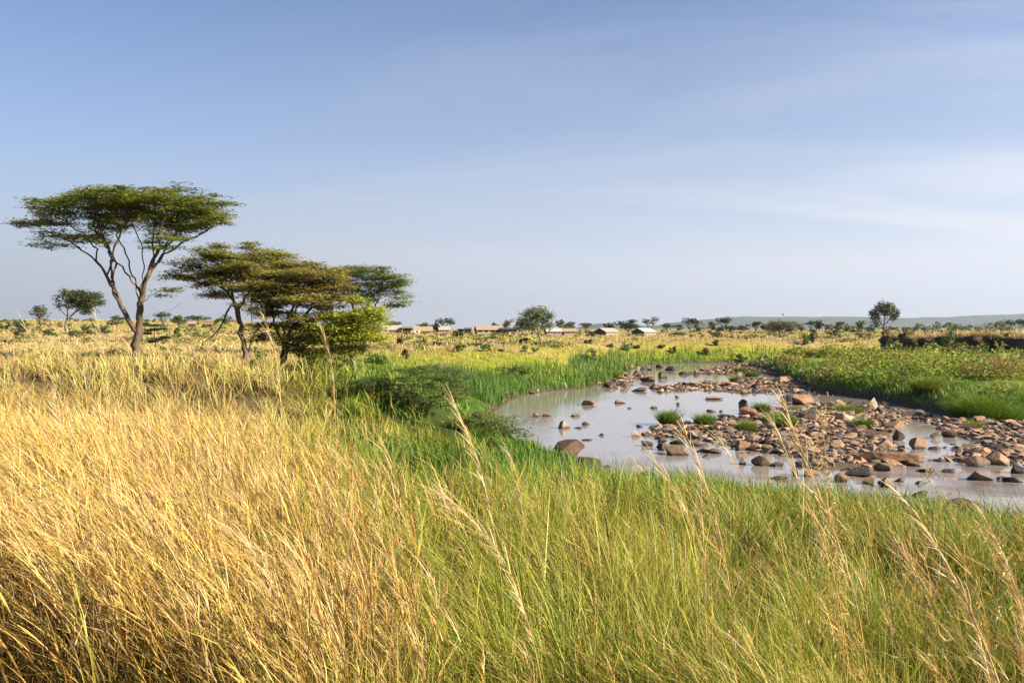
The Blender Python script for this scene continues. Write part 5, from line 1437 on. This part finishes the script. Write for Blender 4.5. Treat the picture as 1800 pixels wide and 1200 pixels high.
# 1. tall blond grass: stems, leaf blades and plumes
rg = np.random.default_rng(21)
def tall_grass():
    parts = []
    # tussocks, each a sheaf of stems from one root
    x, y = spread(4800, 3.55, 46, 0.80, rg)
    L, lf = land_fields(x, y)
    tw = tallweight(x, y); cl = fbm(x * .9, y * .9, 77)
    k = (rg.uniform(size=len(x)) < (.60 + .40 * S(4.5, 9, y)) * tw * (0.10 + 0.9 * S(.38, .62, cl)) + 0.24 * S(1.5, 5, L) * (y < 24)) & (L > 1.2) & lf
    x, y, tw = x[k], y[k], tw[k]
    ns = rg.integers(5, 17, len(x)); ns = np.where(tw > .3, ns, np.maximum(1, ns // 4))
    th = (1.40 + .22 * rg.normal(size=len(x))) * (0.66 + 0.34 * tw) * (1 - .42 * S(11, 24, y)); gust0 = fbm(x / 2.2, y / 2.2, 79) - .3
    hue = rg.uniform(size=len(x))
    tid = np.repeat(np.arange(len(x)), ns); n = len(tid)
    rad = .035 + .006 * y[tid]; a0 = rg.uniform(0, 6.28, n); rr = np.sqrt(rg.uniform(0, 1, n))
    px_, py_ = x[tid] + np.cos(a0) * rr * rad * 1.6, y[tid] + np.sin(a0) * rr * rad * 1.6
    z = height(px_, py_)
    h = (th[tid] * rg.uniform(.68, 1.15, n)).clip(.45, 1.72)
    D = norm(np.stack([np.cos(a0) * rr * .17 - .01, np.sin(a0) * rr * .17, np.ones(n)], 1) + np.concatenate([rg.normal(0, .075, (n, 2)), np.zeros((n, 1))], 1))
    gust = gust0[tid]
    bend = np.stack([-h * (0.10 + 0.42 * gust.clip(-.1, 1) * rg.uniform(.2, 1.3, n) + .12 * rg.normal(0, 1, n)), h * rg.normal(0, .08, n), -h * 0.06 * np.ones(n)], 1)
    y_ = y[tid]
    W = np.maximum(0.0070, 0.00128 * y_) * rg.uniform(0.6, 1.8, n)
    P0 = np.stack([px_, py_, z - .03], 1)
    hq = hue[tid][:, None]
    cb = np.where(hq < .4, STEMG * .33, np.where(hq < .8, RUST * .27, np.array([.10, .062, .02])))  # stem feet darkened: the shade low in the stand is put into their colour
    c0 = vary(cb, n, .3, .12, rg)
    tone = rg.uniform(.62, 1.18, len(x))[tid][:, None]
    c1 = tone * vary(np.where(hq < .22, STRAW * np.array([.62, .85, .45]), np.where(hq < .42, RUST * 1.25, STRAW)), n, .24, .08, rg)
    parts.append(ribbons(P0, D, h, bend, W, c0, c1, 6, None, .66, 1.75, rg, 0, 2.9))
    # plume: slim spikelets hugging the last third of the stem
    per = np.where(y_ < 9, 15, np.where(y_ < 22, 9, 5)); per = np.where(rg.uniform(size=n) < .72, per, 0)
    rep = np.repeat(np.arange(n), per); m_ = len(rep)
    t = rg.uniform(.62, 1.0, m_)
    pos = P0[rep] + D[rep] * (h[rep] * t)[:, None] + bend[rep] * (t ** 2.9)[:, None]
    tang = norm(D[rep] * h[rep][:, None] + 2.9 * bend[rep] * (t ** 1.9)[:, None])
    dr = norm(tang + rg.normal(0, .20, (m_, 3)) + np.array([-.05, 0, .02]))
    ln = (0.17 * rg.uniform(.5, 1.4, m_)) * (h[rep] / 1.2)
    pk = hue[tid[rep]]
    cp = vary(np.where((pk < .55)[:, None], STRAW * 1.04, PINK), m_, .2, .07, rg)
    parts.append(ribbons(pos, dr, ln, tang * 0 + np.array([-.03, 0, -.015]), np.maximum(.0046, .00085 * y_[rep]) * rg.uniform(.7, 1.4, m_), cp * .92, cp, 2, None, .8, 1, rg))
    # long leaves on the stems
    rep = np.repeat(np.arange(n), 2); m_ = len(rep); t = rg.uniform(.03, .45, m_)
    pos = P0[rep] + D[rep] * (h[rep] * t)[:, None] + bend[rep] * (t ** 2)[:, None]
    a = rg.uniform(0, 6.28, m_)
    dr = norm(np.stack([np.cos(a) * .45, np.sin(a) * .45, np.ones(m_)], 1)); ln = rg.uniform(.25, .6, m_)
    bd = np.stack([np.cos(a) * ln * .5, np.sin(a) * ln * .5, -ln * .45], 1)
    g = rg.uniform(size=(m_, 1)); cc = vary(np.where(g < .4, STEMG * 1.0, np.where(g < .75, RUST * .8, STRAW * .6)), m_, .3, .1, rg)
    parts.append(ribbons(pos, dr, ln, bd, np.maximum(.0050, .00088 * y_[rep]), cc * .85, cc * 1.1, 4, None, .9, 1, rg))
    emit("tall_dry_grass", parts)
tall_grass()
def verge():
    """the same grass goes on beside and behind the camera"""
    rg = np.random.default_rng(22); n = 16000
    x = rg.uniform(-3, 9, n); y = rg.uniform(-3.5, 5.5, n); k = (np.abs(x) > .72 * np.maximum(y, 0) + .75) & (x * x + y * y > 1.4) & (fbm(x * 1.4, y * 1.4, 73) > .36)
    x, y = x[k], y[k]; n = len(x); z = height(x, y); h = rg.uniform(.7, 1.4, n)
    D = norm(np.stack([rg.normal(-.05, .14, n), rg.normal(0, .14, n), np.ones(n)], 1)); bend = np.stack([-h * rg.uniform(.05, .4, n), rg.normal(0, .1, n), -h * .08], 1)
    c = vary(np.where(rg.uniform(size=(n, 1)) < .5, STEMG, RUST), n, .3, .1, rg)
    emit("verge_grass", [ribbons(np.stack([x, y, z - .03], 1), D, h, bend, rg.uniform(.006, .012, n), c * .6, vary(STRAW, n, .2, .08, rg), 4, None, .7, 1.4, rg, 0, 2.6)])
verge()

# 2. leafy growth under and between, yellow green to lush by the water
def meadow(n, d0, d1, name, hbase, seed, thin=1.0, segs=4, half=.8, keepfn=None, wk=.00088):
    rg = np.random.default_rng(seed)
    x, y = spread(n, d0, d1, half, rg)
    L, lf = land_fields(x, y)
    k = L > np.where(lf & (y < 40), .12 + 1.0 * fbm(x / 1.4, y / 1.4, 48) * S(3, 5, x), .05)
    if y.max() < 60:
        cp = fbm(x * 1.25, y * 1.25, 88, 2); k &= rg.uniform(size=len(x)) < 0.03 + 1.15 * S(.42, .58, cp)
    if keepfn is not None: k &= keepfn(x, y, L, lf, rg)
    x, y, L, lf = x[k], y[k], L[k], lf[k]; n = len(x)
    z = height(x, y, L, lf); g = greenness(x, y, L, lf)
    tuft = fbm(x * 1.25, y * 1.25, 88, 2); big = fbm(x / 3.5, y / 3.5, 85)
    h = hbase(x, y, L, lf, g) * (0.18 + 1.35 * S(.38, .66, tuft)) * (0.7 + .6 * big) * rg.uniform(.6, 1.3, n)
    D = blade_dirs(n, .42, rg, .03)
    a = 12.5 * vnoise(x * .9, y * .9, 93) + rg.normal(0, 1.0, n); bq = rg.uniform(.05, .75, n)
    bend = np.stack([np.cos(a) * h * bq - .07 * h, np.sin(a) * h * bq, -h * bq * .5], 1)
    W = np.maximum(.0055, wk * 1.15 * y) * rg.uniform(.5, 1.6, n) * thin * np.where(rg.uniform(size=n) < .05, 2.2, 1)
    c = cover(np.clip(g + rg.normal(0, .45, n), 0, 3))
    dry = rg.uniform(size=n) < .46 * np.exp(-g * .55); c[dry] = np.where((y < 40)[:, None], STRAW * .95, GOLD * 1.1)[dry]
    tw = tallweight(x, y)[:, None]; c = c * (1 - .30 * tw * (y < 40)[:, None]) * (.55 + 1.5 * fbm(x * 1.3 + 9, y * 1.3, 89))[:, None]  # understory painted darker among the tall stems, standing in for their shade
    c = vary(c, n, .22 if y.max() < 45 else .08, .07 if y.max() < 45 else .035, rg)
    parts = [ribbons(np.stack([x, y, z - .02], 1), D, h, bend, W, c * (np.array([.20, .24, .18]) + .5 * S(25, 70, y)[:, None]), c * 1.15, segs, None, .92, .8, rg)]  # near blades get dark feet, shade at the ground painted into the colour
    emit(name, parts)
def hb_near(x, y, L, lf, g):
    h = np.where(lf, .30 + .42 * S(0.3, 6, L), .34)
    h = h * (1 + .35 * tallweight(x, y))
    return h + .30 * S(55, 63, y) * S(4, 1.0, L) * lf + .12 * S(3, 0, L)
under = lambda x, y, L, lf, rg: (lf | (L < 9)) & (rg.uniform(size=len(x)) < np.where(tallweight(x, y) > .4, .55 + .3 * S(6, 12, y), 1))
meadow(165000, 2.9, 12, "meadow_grass", hb_near, 31, keepfn=under, segs=4, half=1.02)
meadow(150000, 12, 40, "meadow_grass", hb_near, 32, keepfn=under, segs=3, half=.96)
onfar = lambda x, y, L, lf, rg: np.where(lf, True, (L < 5) | (polydist(PLATEAU, x, y)[0] < .5) | (y > 118))
meadow(160000, 40, 150, "plain_grass", lambda x, y, L, lf, g: np.where(lf, .30, .36) + .45 * S(4, 1.0, L) * lf * S(55, 63, y) + .25 * (polydist(PLATEAU, x, y)[0] < 0), 33, keepfn=onfar, segs=2, wk=.00068)
meadow(80000, 150, 620, "plain_grass", lambda x, y, L, lf, g: .38 + 0 * x, 34, segs=2, wk=.0008)

def thatch(n):
    """bent and fallen dry leaves tangled low between the tufts"""
    rg = np.random.default_rng(36); x, y = spread(n, 3.0, 20, .8, rg); L, lf = land_fields(x, y); k = lf & (L > 2.5) & (rg.uniform(size=n) < (.2 + .7 * fbm(x * 1.2, y * 1.2, 37)) * (1 - .6 * tallweight(x, y))); x, y = x[k], y[k]; n = len(x)
    z = height(x, y) + rg.uniform(.0, .38, n); a = rg.uniform(0, 6.28, n); D = norm(np.stack([np.cos(a), np.sin(a), rg.normal(.25, .45, n)], 1)); ln = rg.uniform(.12, .5, n)
    b2 = a + rg.normal(0, .8, n); bend = np.stack([np.cos(b2) * ln * .3, np.sin(b2) * ln * .3, -ln * rg.uniform(0, .6, n)], 1)
    t = rg.uniform(size=(n, 1)); c = vary(np.where(t < .5, STRAW * .9, np.where(t < .8, RUST * .8, np.array([.5, .42, .3]))), n, .3, .08, rg)
    emit("dead_grass", [ribbons(np.stack([x, y, z], 1), D, ln, bend, np.maximum(.005, .0009 * y) * rg.uniform(.6, 1.8, n), c * .8, c, 3, None, .85, 1, rg)])
thatch(26000)

# extra lush strip right at the near waterline and reeds on the far side
def strip(n, name, seed, ok, hh, col, d0, d1, wk=.00085, lean=.2):
    rg = np.random.default_rng(seed); x, y = spread(n, d0, d1, .8, rg); L, lf = land_fields(x, y); k = ok(x, y, L, lf) & (L > 0.0)
    x, y, L, lf = x[k], y[k], L[k], lf[k]; n = len(x); z = height(x, y, L, lf)
    h = hh * rg.uniform(.55, 1.25, n) * (.6 + .8 * fbm(x * .8, y * .8, seed))
    D = blade_dirs(n, lean, rg, .05); a = rg.uniform(0, 6.28, n); bq = rg.uniform(.0, .4, n)
    bend = np.stack([np.cos(a) * h * bq, np.sin(a) * h * bq, -h * bq * .4], 1)
    c = vary(np.array(col), n, .28, .08, rg)
    emit(name, [ribbons(np.stack([x, y, z - .02], 1), D, h, bend, np.maximum(.005, wk * y) * rg.uniform(.7, 1.4, n), c * .7, c * 1.15, 3, None, .9, .8, rg)])
strip(90000, "shore_grass", 41, lambda x, y, L, lf: lf & (L > .12 + 1.0 * fbm(x / 1.4, y / 1.4, 48) * S(3, 5, x)) & (L < .6 + 3.2 * fbm(x / 1.5, y / 1.5, 44)) & (y < 45), .42, (.15, .30, .025), 14, 45)
strip(110000, "reeds", 42, lambda x, y, L, lf: lf & (L < 4.2 + .8 * np.sin(x)) & (y > 50) & (y < 126), 1.15, (.11, .225, .03), 48, 128, .00062, .12)
strip(110000, "shore_grass", 43, lambda x, y, L, lf: (~lf) & (L < 1.2 + 4.5 * fbm(x / 4, y / 4, 45)) & (y < 118), .42, (.19, .31, .024), 40, 118, .0008, .25)
strip(420000, "brink_grass", 44, lambda x, y, L, lf: (~lf) & (y > 60) & (np.abs(polydist(PLATEAU, x, y)[0] + .5) < .9), .62, (.50, .38, .12), 60, 124, .0007, .5)

# seed heads: pale nodding husks of red oat grass between the blades
def husks(n):
    rg = np.random.default_rng(51); x, y = spread(n, 4.2, 14, .75, rg); L, lf = land_fields(x, y); k = lf & (L > 3) & (fbm(x, y, 91) > .45)
    x, y = x[k], y[k]; n = len(x); z = height(x, y); h = rg.uniform(.45, .85, n)
    D = blade_dirs(n, .2, rg, .1); P0 = np.stack([x, y, z], 1); W = np.full(n, .003)
    bend = np.stack([rg.normal(-.05, .1, n), rg.normal(0, .1, n), -.05 * h], 1)
    c = vary(STRAW * .8, n, .2, .06, rg); parts = [ribbons(P0, D, h, bend, W, c * .7, c, 4, None, .5, 1, rg)]
    rep = np.repeat(np.arange(n), 4); m_ = len(rep); tip = P0[rep] + D[rep] * h[rep][:, None] + bend[rep]
    a = rg.uniform(0, 6.28, m_); dr = norm(np.stack([np.cos(a) * .6, np.sin(a) * .6, rg.uniform(-.9, .5, m_)], 1))
    cc = vary(np.array([.74, .55, .30]), m_, .18, .06, rg)
    parts.append(ribbons(tip, dr, rg.uniform(.035, .075, m_), np.zeros((m_, 3)), np.full(m_, .011), cc * .9, cc, 2, None, .6, 1, rg, .5))
    emit("oat_grass", parts)
husks(420)

# 3. leafy ground cover of the far bank
def leafy_cover():
    rg = np.random.default_rng(61); n = 4200
    n = 3000; y = rg.uniform(44, 116, n); x = (rg.uniform(.27, .80, n)) * y
    L, lf = land_fields(x, y); pd, _ = polydist(PLATEAU, x, y); pat = fbm(x / 5, y / 5, 95)
    k = (~lf) & (L > 1.5) & (pd > 1.0) & (pat > .41) & (rg.uniform(size=n) < (50 / y) ** .4)
    x, y, L, pat = x[k], y[k], L[k], pat[k]; z = height(x, y); n = len(x)
    r_ = rg.uniform(.4, .95, n); hh = r_ * rg.uniform(.8, 1.3, n)
    bigs = rg.uniform(size=n) < .30; r_ = np.where(bigs, r_ * 1.7, r_ * .9); hh = np.where(bigs, hh * 1.95, hh * .6) * (0.7 + .35 * S(1, 6, L))
    cnt = np.where(bigs, 330, 75); rep = np.repeat(np.arange(n), cnt); m_ = len(rep)
    q = rg.normal(size=(m_, 3)); q /= np.linalg.norm(q, axis=1, keepdims=True); q[:, 2] = np.abs(q[:, 2]); q *= rg.uniform(.3, 1.12, (m_, 1)) ** .5
    lob = 1 + .28 * np.sin(q[:, 0] * 5 + rep * 1.7) * np.cos(q[:, 1] * 5 + rep)
    P = np.stack([x[rep] + q[:, 0] * r_[rep] * lob, y[rep] + q[:, 1] * r_[rep] * lob, z[rep] + q[:, 2] * hh[rep] * lob - .05], 1)
    tone = rg.uniform(size=(n, 1)) + .9 * (fbm(x / 7, y / 7, 97)[:, None] - .5)
    base = np.where(tone < .45, np.array([.26, .30, .042]), np.where(tone < .74, np.array([.16, .24, .03]), np.where(tone < .93, np.array([.32, .27, .07]), np.array([.29, .19, .075]))))
    base = base * (1 + rg.normal(0, .15, (n, 1)))
    C = vary(base[rep], m_, .3, .1, rg)
    yl = rg.uniform(size=m_) < .07; C[yl] = np.array([.52, .46, .08])
    V, F, C4 = cards(P, 0.0023 * y[rep], .4, 1.4, rg, C)
    tag(link("undergrowth", mesh("undergrowth", V, F, m_leaf, C4)), kind="stuff")
leafy_cover()
def scrub():
    """low patchy scrub between the bushes of the plain"""
    rg = np.random.default_rng(67); n = 1700
    x, y = spread(n, 45, 420, .78, rg); L, lf = land_fields(x, y); pd, _ = polydist(PLATEAU, x, y); pat = fbm(x / 14, y / 26, 98)
    k = (L > 3) & (lf | (y > 120) | (pd < -1)) & (pat > .50); x, y = x[k], y[k]; n = len(x); z = height(x, y)
    r_ = rg.uniform(.3, .9, n) * (.6 + y / 260); hh = rg.uniform(.25, .6, n) * (.7 + y / 500)
    cnt = 34; rep = np.repeat(np.arange(n), cnt); m_ = len(rep); q = rg.normal(0, .5, (m_, 3)); q[:, 2] = np.abs(q[:, 2])
    P = np.stack([x[rep] + q[:, 0] * r_[rep], y[rep] + q[:, 1] * r_[rep], z[rep] + .1 + q[:, 2] * hh[rep]], 1)
    tone = rg.uniform(size=(n, 1)); base = np.where(tone < .4, np.array([.18, .185, .055]), np.where(tone < .7, np.array([.25, .19, .085]), np.array([.20, .23, .05])))
    V, F, C4 = cards(P, .0021 * y[rep], .3, 1.7, rg, vary(base[rep], m_, .25, .08, rg))
    tag(link("scrub", mesh("scrub", V, F, m_leaf, C4)), kind="stuff")
scrub()

# ------------------------------------------------------------------ tufts and hummocks on the bars: things of their own
def tuft(name, px, py, w, h, col, n, label, seed, lean=.5, z=None):
    rg = np.random.default_rng(seed); d = EYE * FOC / (py - HORY); sc = d / FOC; x, y, _ = at(px, py); zz = max(hz(x, y), 0) if z is None else z
    W = w * sc / 2 * 1.2; H = h * sc * (1.75 if w < 60 else 1.25)
    a = rg.uniform(0, 6.28, n); rr = np.sqrt(rg.uniform(0, 1, n)); bx_, by_ = np.cos(a) * rr * W * .72, np.sin(a) * rr * W * .5
    hgt = H * rg.uniform(.55, 1.1, n) * (1 - .35 * rr ** 2)
    hgt = hgt * (.55 + .9 * fbm(bx_ * 1.6 + seed, by_ * 1.6, 7)); a2 = rg.uniform(0, 6.28, n); D = norm(np.stack([np.cos(a) * rr * lean * .5 + np.cos(a2) * .25, np.sin(a) * rr * lean * .5 + np.sin(a2) * .25, np.ones(n)], 1)); bend = np.stack([np.cos(a2) * hgt * .4, np.sin(a2) * hgt * .4, -hgt * .22], 1)
    c = vary(np.array(col), n, .25, .08, rg)
    V, F, C = ribbons(np.stack([bx_, by_, np.full(n, -.06)], 1), D, hgt, bend, np.full(n, max(.012, .0007 * d)) * rg.uniform(.7, 1.4, n), c * .75, c * 1.15, 3, None, .9, .8, rg)
    o = link(name, mesh(name, V, F, m_grass, C), None, (x, y, zz)); return tag(o, label, "grass tuft", "green tufts on the stones")
TG = (.19, .31, .03); TY = (.29, .35, .04)
for i, (px, py, w_, h_, c_, n_, lb) in enumerate([
    (1175, 747, 30, 24, TG, 900, "green grass tuft on the rubble point, first towards the pool"), (1240, 752, 30, 22, TG, 900, "green grass tuft among stones, second along the middle bar"),
    (1312, 758, 34, 17, TY, 900, "low yellowish tuft on the middle bar before the salmon boulder"), (1338, 728, 24, 18, TG, 700, "rounded tuft beside the cracked salmon boulder"),
    (1366, 745, 48, 20, TG, 1500, "broad dark green tuft below the light grey boulder"), (1380, 758, 38, 22, TG, 1300, "bushy tuft at the near side of the light grey boulder"),
    (1398, 722, 62, 12, TY, 1500, "bright green turf strip behind the light grey boulder"), (1486, 728, 54, 16, TY, 1500, "bright green mound of turf behind the pale flat topped boulder"),
    (1517, 752, 26, 14, TG, 600, "small green tuft by the pale flat topped boulder"), (1716, 758, 14, 18, TY, 300, "thin yellow tuft beside the pink blocky rock"),
    (1078, 664, 24, 12, TY, 600, "pale green tuft on the dark far shore stones"), (1299, 657, 14, 9, TG, 400, "small tuft at the end of the farthest gravel bar"), (1322, 661, 24, 9, TG, 500, "second tuft at the end of the farthest gravel bar"),
    (1290, 672, 12, 8, TG, 300, "tiny tuft on top of the pebble bar"),
    (1632, 714, 56, 20, TY, 1600, "smaller grassy hummock under the leafy bank"), (1738, 738, 128, 44, (.22, .36, .025), 5200, "largest bright green grass hummock overhanging the rubble")]):
    tuft("grass_hummock" if w_ > 50 else "grass_tuft", px, py, w_, h_, c_, n_, lb, 900 + i, .55 if w_ < 60 else .8)

# ------------------------------------------------------------------ tall single stalks in front
def stalk(pts, d, label, thick=.006, plume=(0.0, .5), np_=70, spread_=.07, ln=.16, seed=0, col=STRAW, stem=None, panicle=False, dy=0.0):
    """pts: photo pixels from tip to foot, all at distance d; the foot goes on down to the ground"""
    rg = np.random.default_rng(seed + 5000); sc = d / FOC
    if d >= 5.5: thick *= .62; ln *= .8
    P = np.array([[(q[0] - 900) * sc, d, EYE + (HORY - q[1]) * sc] for q in pts], float)
    P[:, 1] += np.linspace(0, dy, len(P))
    # carry the stem to the ground
    g = hz(P[-1, 0], P[-1, 1]); last = P[-1] - P[-2]; last = last / abs(last[2]) if abs(last[2]) > 1e-6 else np.array([0, 0, -1.])
    if P[-1, 2] > g + .05:
        k = P[-1, 2] - g + .05; P = np.concatenate([P, [[P[-1, 0] + last[0] * k * .4, P[-1, 1], g - .05]]])
    s_ = np.concatenate([[0], np.cumsum(np.linalg.norm(np.diff(P, axis=0), axis=1))]); n = 26; t = np.linspace(0, s_[-1], n)
    Q = np.stack([np.interp(t, s_, P[:, k]) for k in range(3)], 1)
    Qs = Q.copy()
    for _ in range(3): Qs[1:-1] = (Qs[:-2] + 2 * Qs[1:-1] + Qs[2:]) / 4
    Q = Qs; foot = Q[-1].copy(); Q = Q - foot
    root = empty("grass_stalk", foot, label, "grass stalk", "tall grass stalks standing out of the meadow")
    thick = thick * .62; c = np.array(stem if stem is not None else [.72, .50, .18])
    V, F, C = tube(Q, np.linspace(thick * .35, thick, n), 5, c); C = np.linspace(0, 1, n)[:, None] * c[None] * .75 + (1 - np.linspace(0, 1, n))[:, None] * STRAW[None]
    link("stem", mesh("stem", V, F, m_straw, np.repeat(C, 5, 0)), root)
    tot = s_[-1]; u = plume[0] + (plume[1] - plume[0]) * rg.uniform(0, 1, np_) ** 1.2
    ps = np.stack([np.interp(u * tot, t, Q[:, k]) for k in range(3)], 1); tg_ = norm(np.stack([np.interp(u * tot - .02, t, Q[:, k]) for k in range(3)], 1) - np.stack([np.interp(u * tot + .02, t, Q[:, k]) for k in range(3)], 1))
    dr = norm(tg_ + rg.normal(0, spread_ * (6 if panicle else 2.4), (np_, 3)))
    cc = vary(np.where(rg.uniform(size=(np_, 1)) < .55, np.array([.90, .66, .32]), np.array([.95, .70, .42])), np_, .18, .06, rg)
    lens = ln * rg.uniform(.5, 1.3, np_)
    V, F, C = ribbons(ps, dr, lens, np.tile(np.array([-.02, 0, -.02]), (np_, 1)), np.full(np_, thick * (.5 if panicle else .95)) * rg.uniform(.7, 1.3, np_), cc * .9, cc, 3, None, .75, 1, rg)
    od = np.argsort(u); lk = np.stack([8 * od[:-1], 8 * od[:-1] + 1, 8 * od[1:]], 1)       # the spikelets grow from one stalk
    F = F + [lk]
    if panicle:
        tip = ps + dr * lens[:, None]
        Vc, Fc, Cc = cards(np.repeat(tip, 3, 0) + rg.normal(0, .012, (np_ * 3, 3)), 0.0065, 0, 1.7, rg, vary(np.array(col) * .9, np_ * 3, .2, .06, rg))
        V, F, C = cat_parts([(V, F, C), (Vc, Fc, Cc)]); ks_ = np.arange(np_ * 3); F.append(np.stack([8 * (ks_ // 3) + 6, 8 * np_ + 4 * ks_, 8 * np_ + 4 * ks_ + 1], 1))
    link("plume", mesh("plume", V, F, m_straw, C), root)
    return root
ST = [
 ([(798, 712), (815, 745), (836, 800), (852, 850), (866, 920), (880, 1000)], 5.2, .007, (0, .38), 90, "long blond plume rising above the pool's thorn bush"),
 ([(783, 872), (815, 898), (850, 935), (878, 965), (900, 1015), (925, 1080), (950, 1180)], 4.2, .007, (0, .55), 110, "arching reddish blond plume at mid picture, bent over the meadow"),
 ([(882, 772), (900, 805), (912, 850), (920, 905)], 6, .005, (0, .4), 60, "upright pale plume at the corner where pool meets grass"),
 ([(1148, 803), (1172, 838), (1196, 875), (1215, 915), (1224, 975)], 5.2, .005, (0, .35), 45, "thin stalk with a pale tip before the near shore slabs"),
 ([(1207, 770), (1224, 805), (1240, 850), (1256, 900), (1270, 960), (1285, 1040)], 4.6, .007, (0, .5), 80, "stout golden plume crossing the water below the low island"),
 ([(1232, 836), (1233, 870), (1234, 910), (1237, 960), (1240, 1030)], 5, .005, (0, .5), 50, "short upright rusty stalk beside the stout golden plume"),
 ([(1273, 779), (1290, 808), (1310, 845), (1330, 880), (1355, 930), (1385, 1000)], 4.8, .0055, (0, .12), 14, "bare straight straw slanting over the mirrored boulder"),
 ([(1378, 710), (1398, 762), (1418, 815), (1440, 868), (1462, 920), (1485, 990), (1510, 1070)], 4.0, .0075, (0, .5), 90, "tallest straw stalk crossing the light grey boulder and the rubble"),
 ([(1363, 748), (1385, 800), (1405, 848), (1425, 900), (1450, 960), (1475, 1040)], 4.1, .006, (0, .4), 60, "thinner stalk running beside the tallest one"),
 ([(1600, 890), (1620, 915), (1648, 955), (1676, 1000), (1700, 1060), (1730, 1130), (1765, 1210)], 2.2, .007, (0, .7), 120, "thick close plume leaning in from the frame corner"),
 ([(1712, 1090), (1722, 1130), (1735, 1170), (1748, 1220)], 2.4, .006, (0, .6), 60, "short thick plume low in the corner next to the close one"),
 ([(1728, 905), (1745, 935), (1765, 975), (1785, 1030), (1800, 1090), (1808, 1160)], 4.2, .0065, (0, .5), 110, "bushy blond plume at the edge under the riffle boulder"),
 ([(167, 548), (174, 575), (181, 610), (188, 650)], 6.0, .005, (0, .3), 36, "single stalk whose tip reaches the half bare tree"),
 ([(38, 562), (52, 588), (68, 615), (82, 640), (95, 670)], 6.0, .005, (0, .35), 36, "stalk with a drooping tip under the skyline bushes"),
 ([(210, 590), (226, 604), (240, 622), (248, 645)], 6.2, .005, (0, .4), 36, "bent pale plume right before the forked acacia trunk"),
 ([(462, 553), (472, 580), (482, 610), (490, 640), (494, 690)], 5.6, .006, (0, .35), 50, "tall pale plume in front of the olive acacia's stems"),
 ([(566, 580), (578, 605), (586, 640), (588, 690), (590, 730)], 5.6, .005, (0, .3), 40, "tall plain stalk in front of the yellow green tree"),
 ([(396, 928), (420, 940), (445, 962), (465, 1000), (478, 1060), (488, 1140)], 4.1, .006, (0, .5), 90, "arching blond plume low over the shaded dry stems"),
]
for i, (pt, d_, th, pl_, n_, lb) in enumerate(ST):
    stalk(pt, d_, lb, th, pl_, int(n_ * 1.4), .07, .16 if d_ > 3 else .10, i)
for i, (pt, d_, n_, lb) in enumerate([([(1440, 722), (1448, 760), (1452, 800), (1458, 850), (1462, 900), (1470, 980)], 4.0, 70, "open branching seed panicle in front of the rubble"),
                                     ([(1415, 765), (1432, 800), (1446, 840), (1458, 890), (1470, 960)], 4.0, 40, "smaller branching panicle beside the open one"),
                                     ([(1655, 835), (1680, 862), (1705, 895), (1730, 935), (1760, 985), (1790, 1050)], 4.0, 50, "thin branching panicle before the riffle boulders"),
                                     ([(1640, 850), (1665, 885), (1690, 930), (1712, 990), (1730, 1060)], 4.4, 26, "second thin panicle before the riffle boulders")]):
    stalk(pt, d_, lb, .0042, (0, .6), n_, .09, .09, 40 + i, STRAW * .9, panicle=True)

# ------------------------------------------------------------------ thin air haze over the whole plain
m, nt, out = new_mat("haze_air")
vol = nt.nodes.new("ShaderNodeVolumePrincipled"); vol.inputs['Color'].default_value = (0.47, 0.55, 0.70, 1); vol.inputs['Density'].default_value = 0.00008; vol.inputs['Anisotropy'].default_value = 0.2
nt.links.new(vol.outputs[0], out.inputs['Volume'])
V, F, C = box(-9600, 9600, -9600, 9600, -60, 330)
hz_o = link("haze", mesh("haze", V, F, m)); hz_o["kind"] = "stuff"
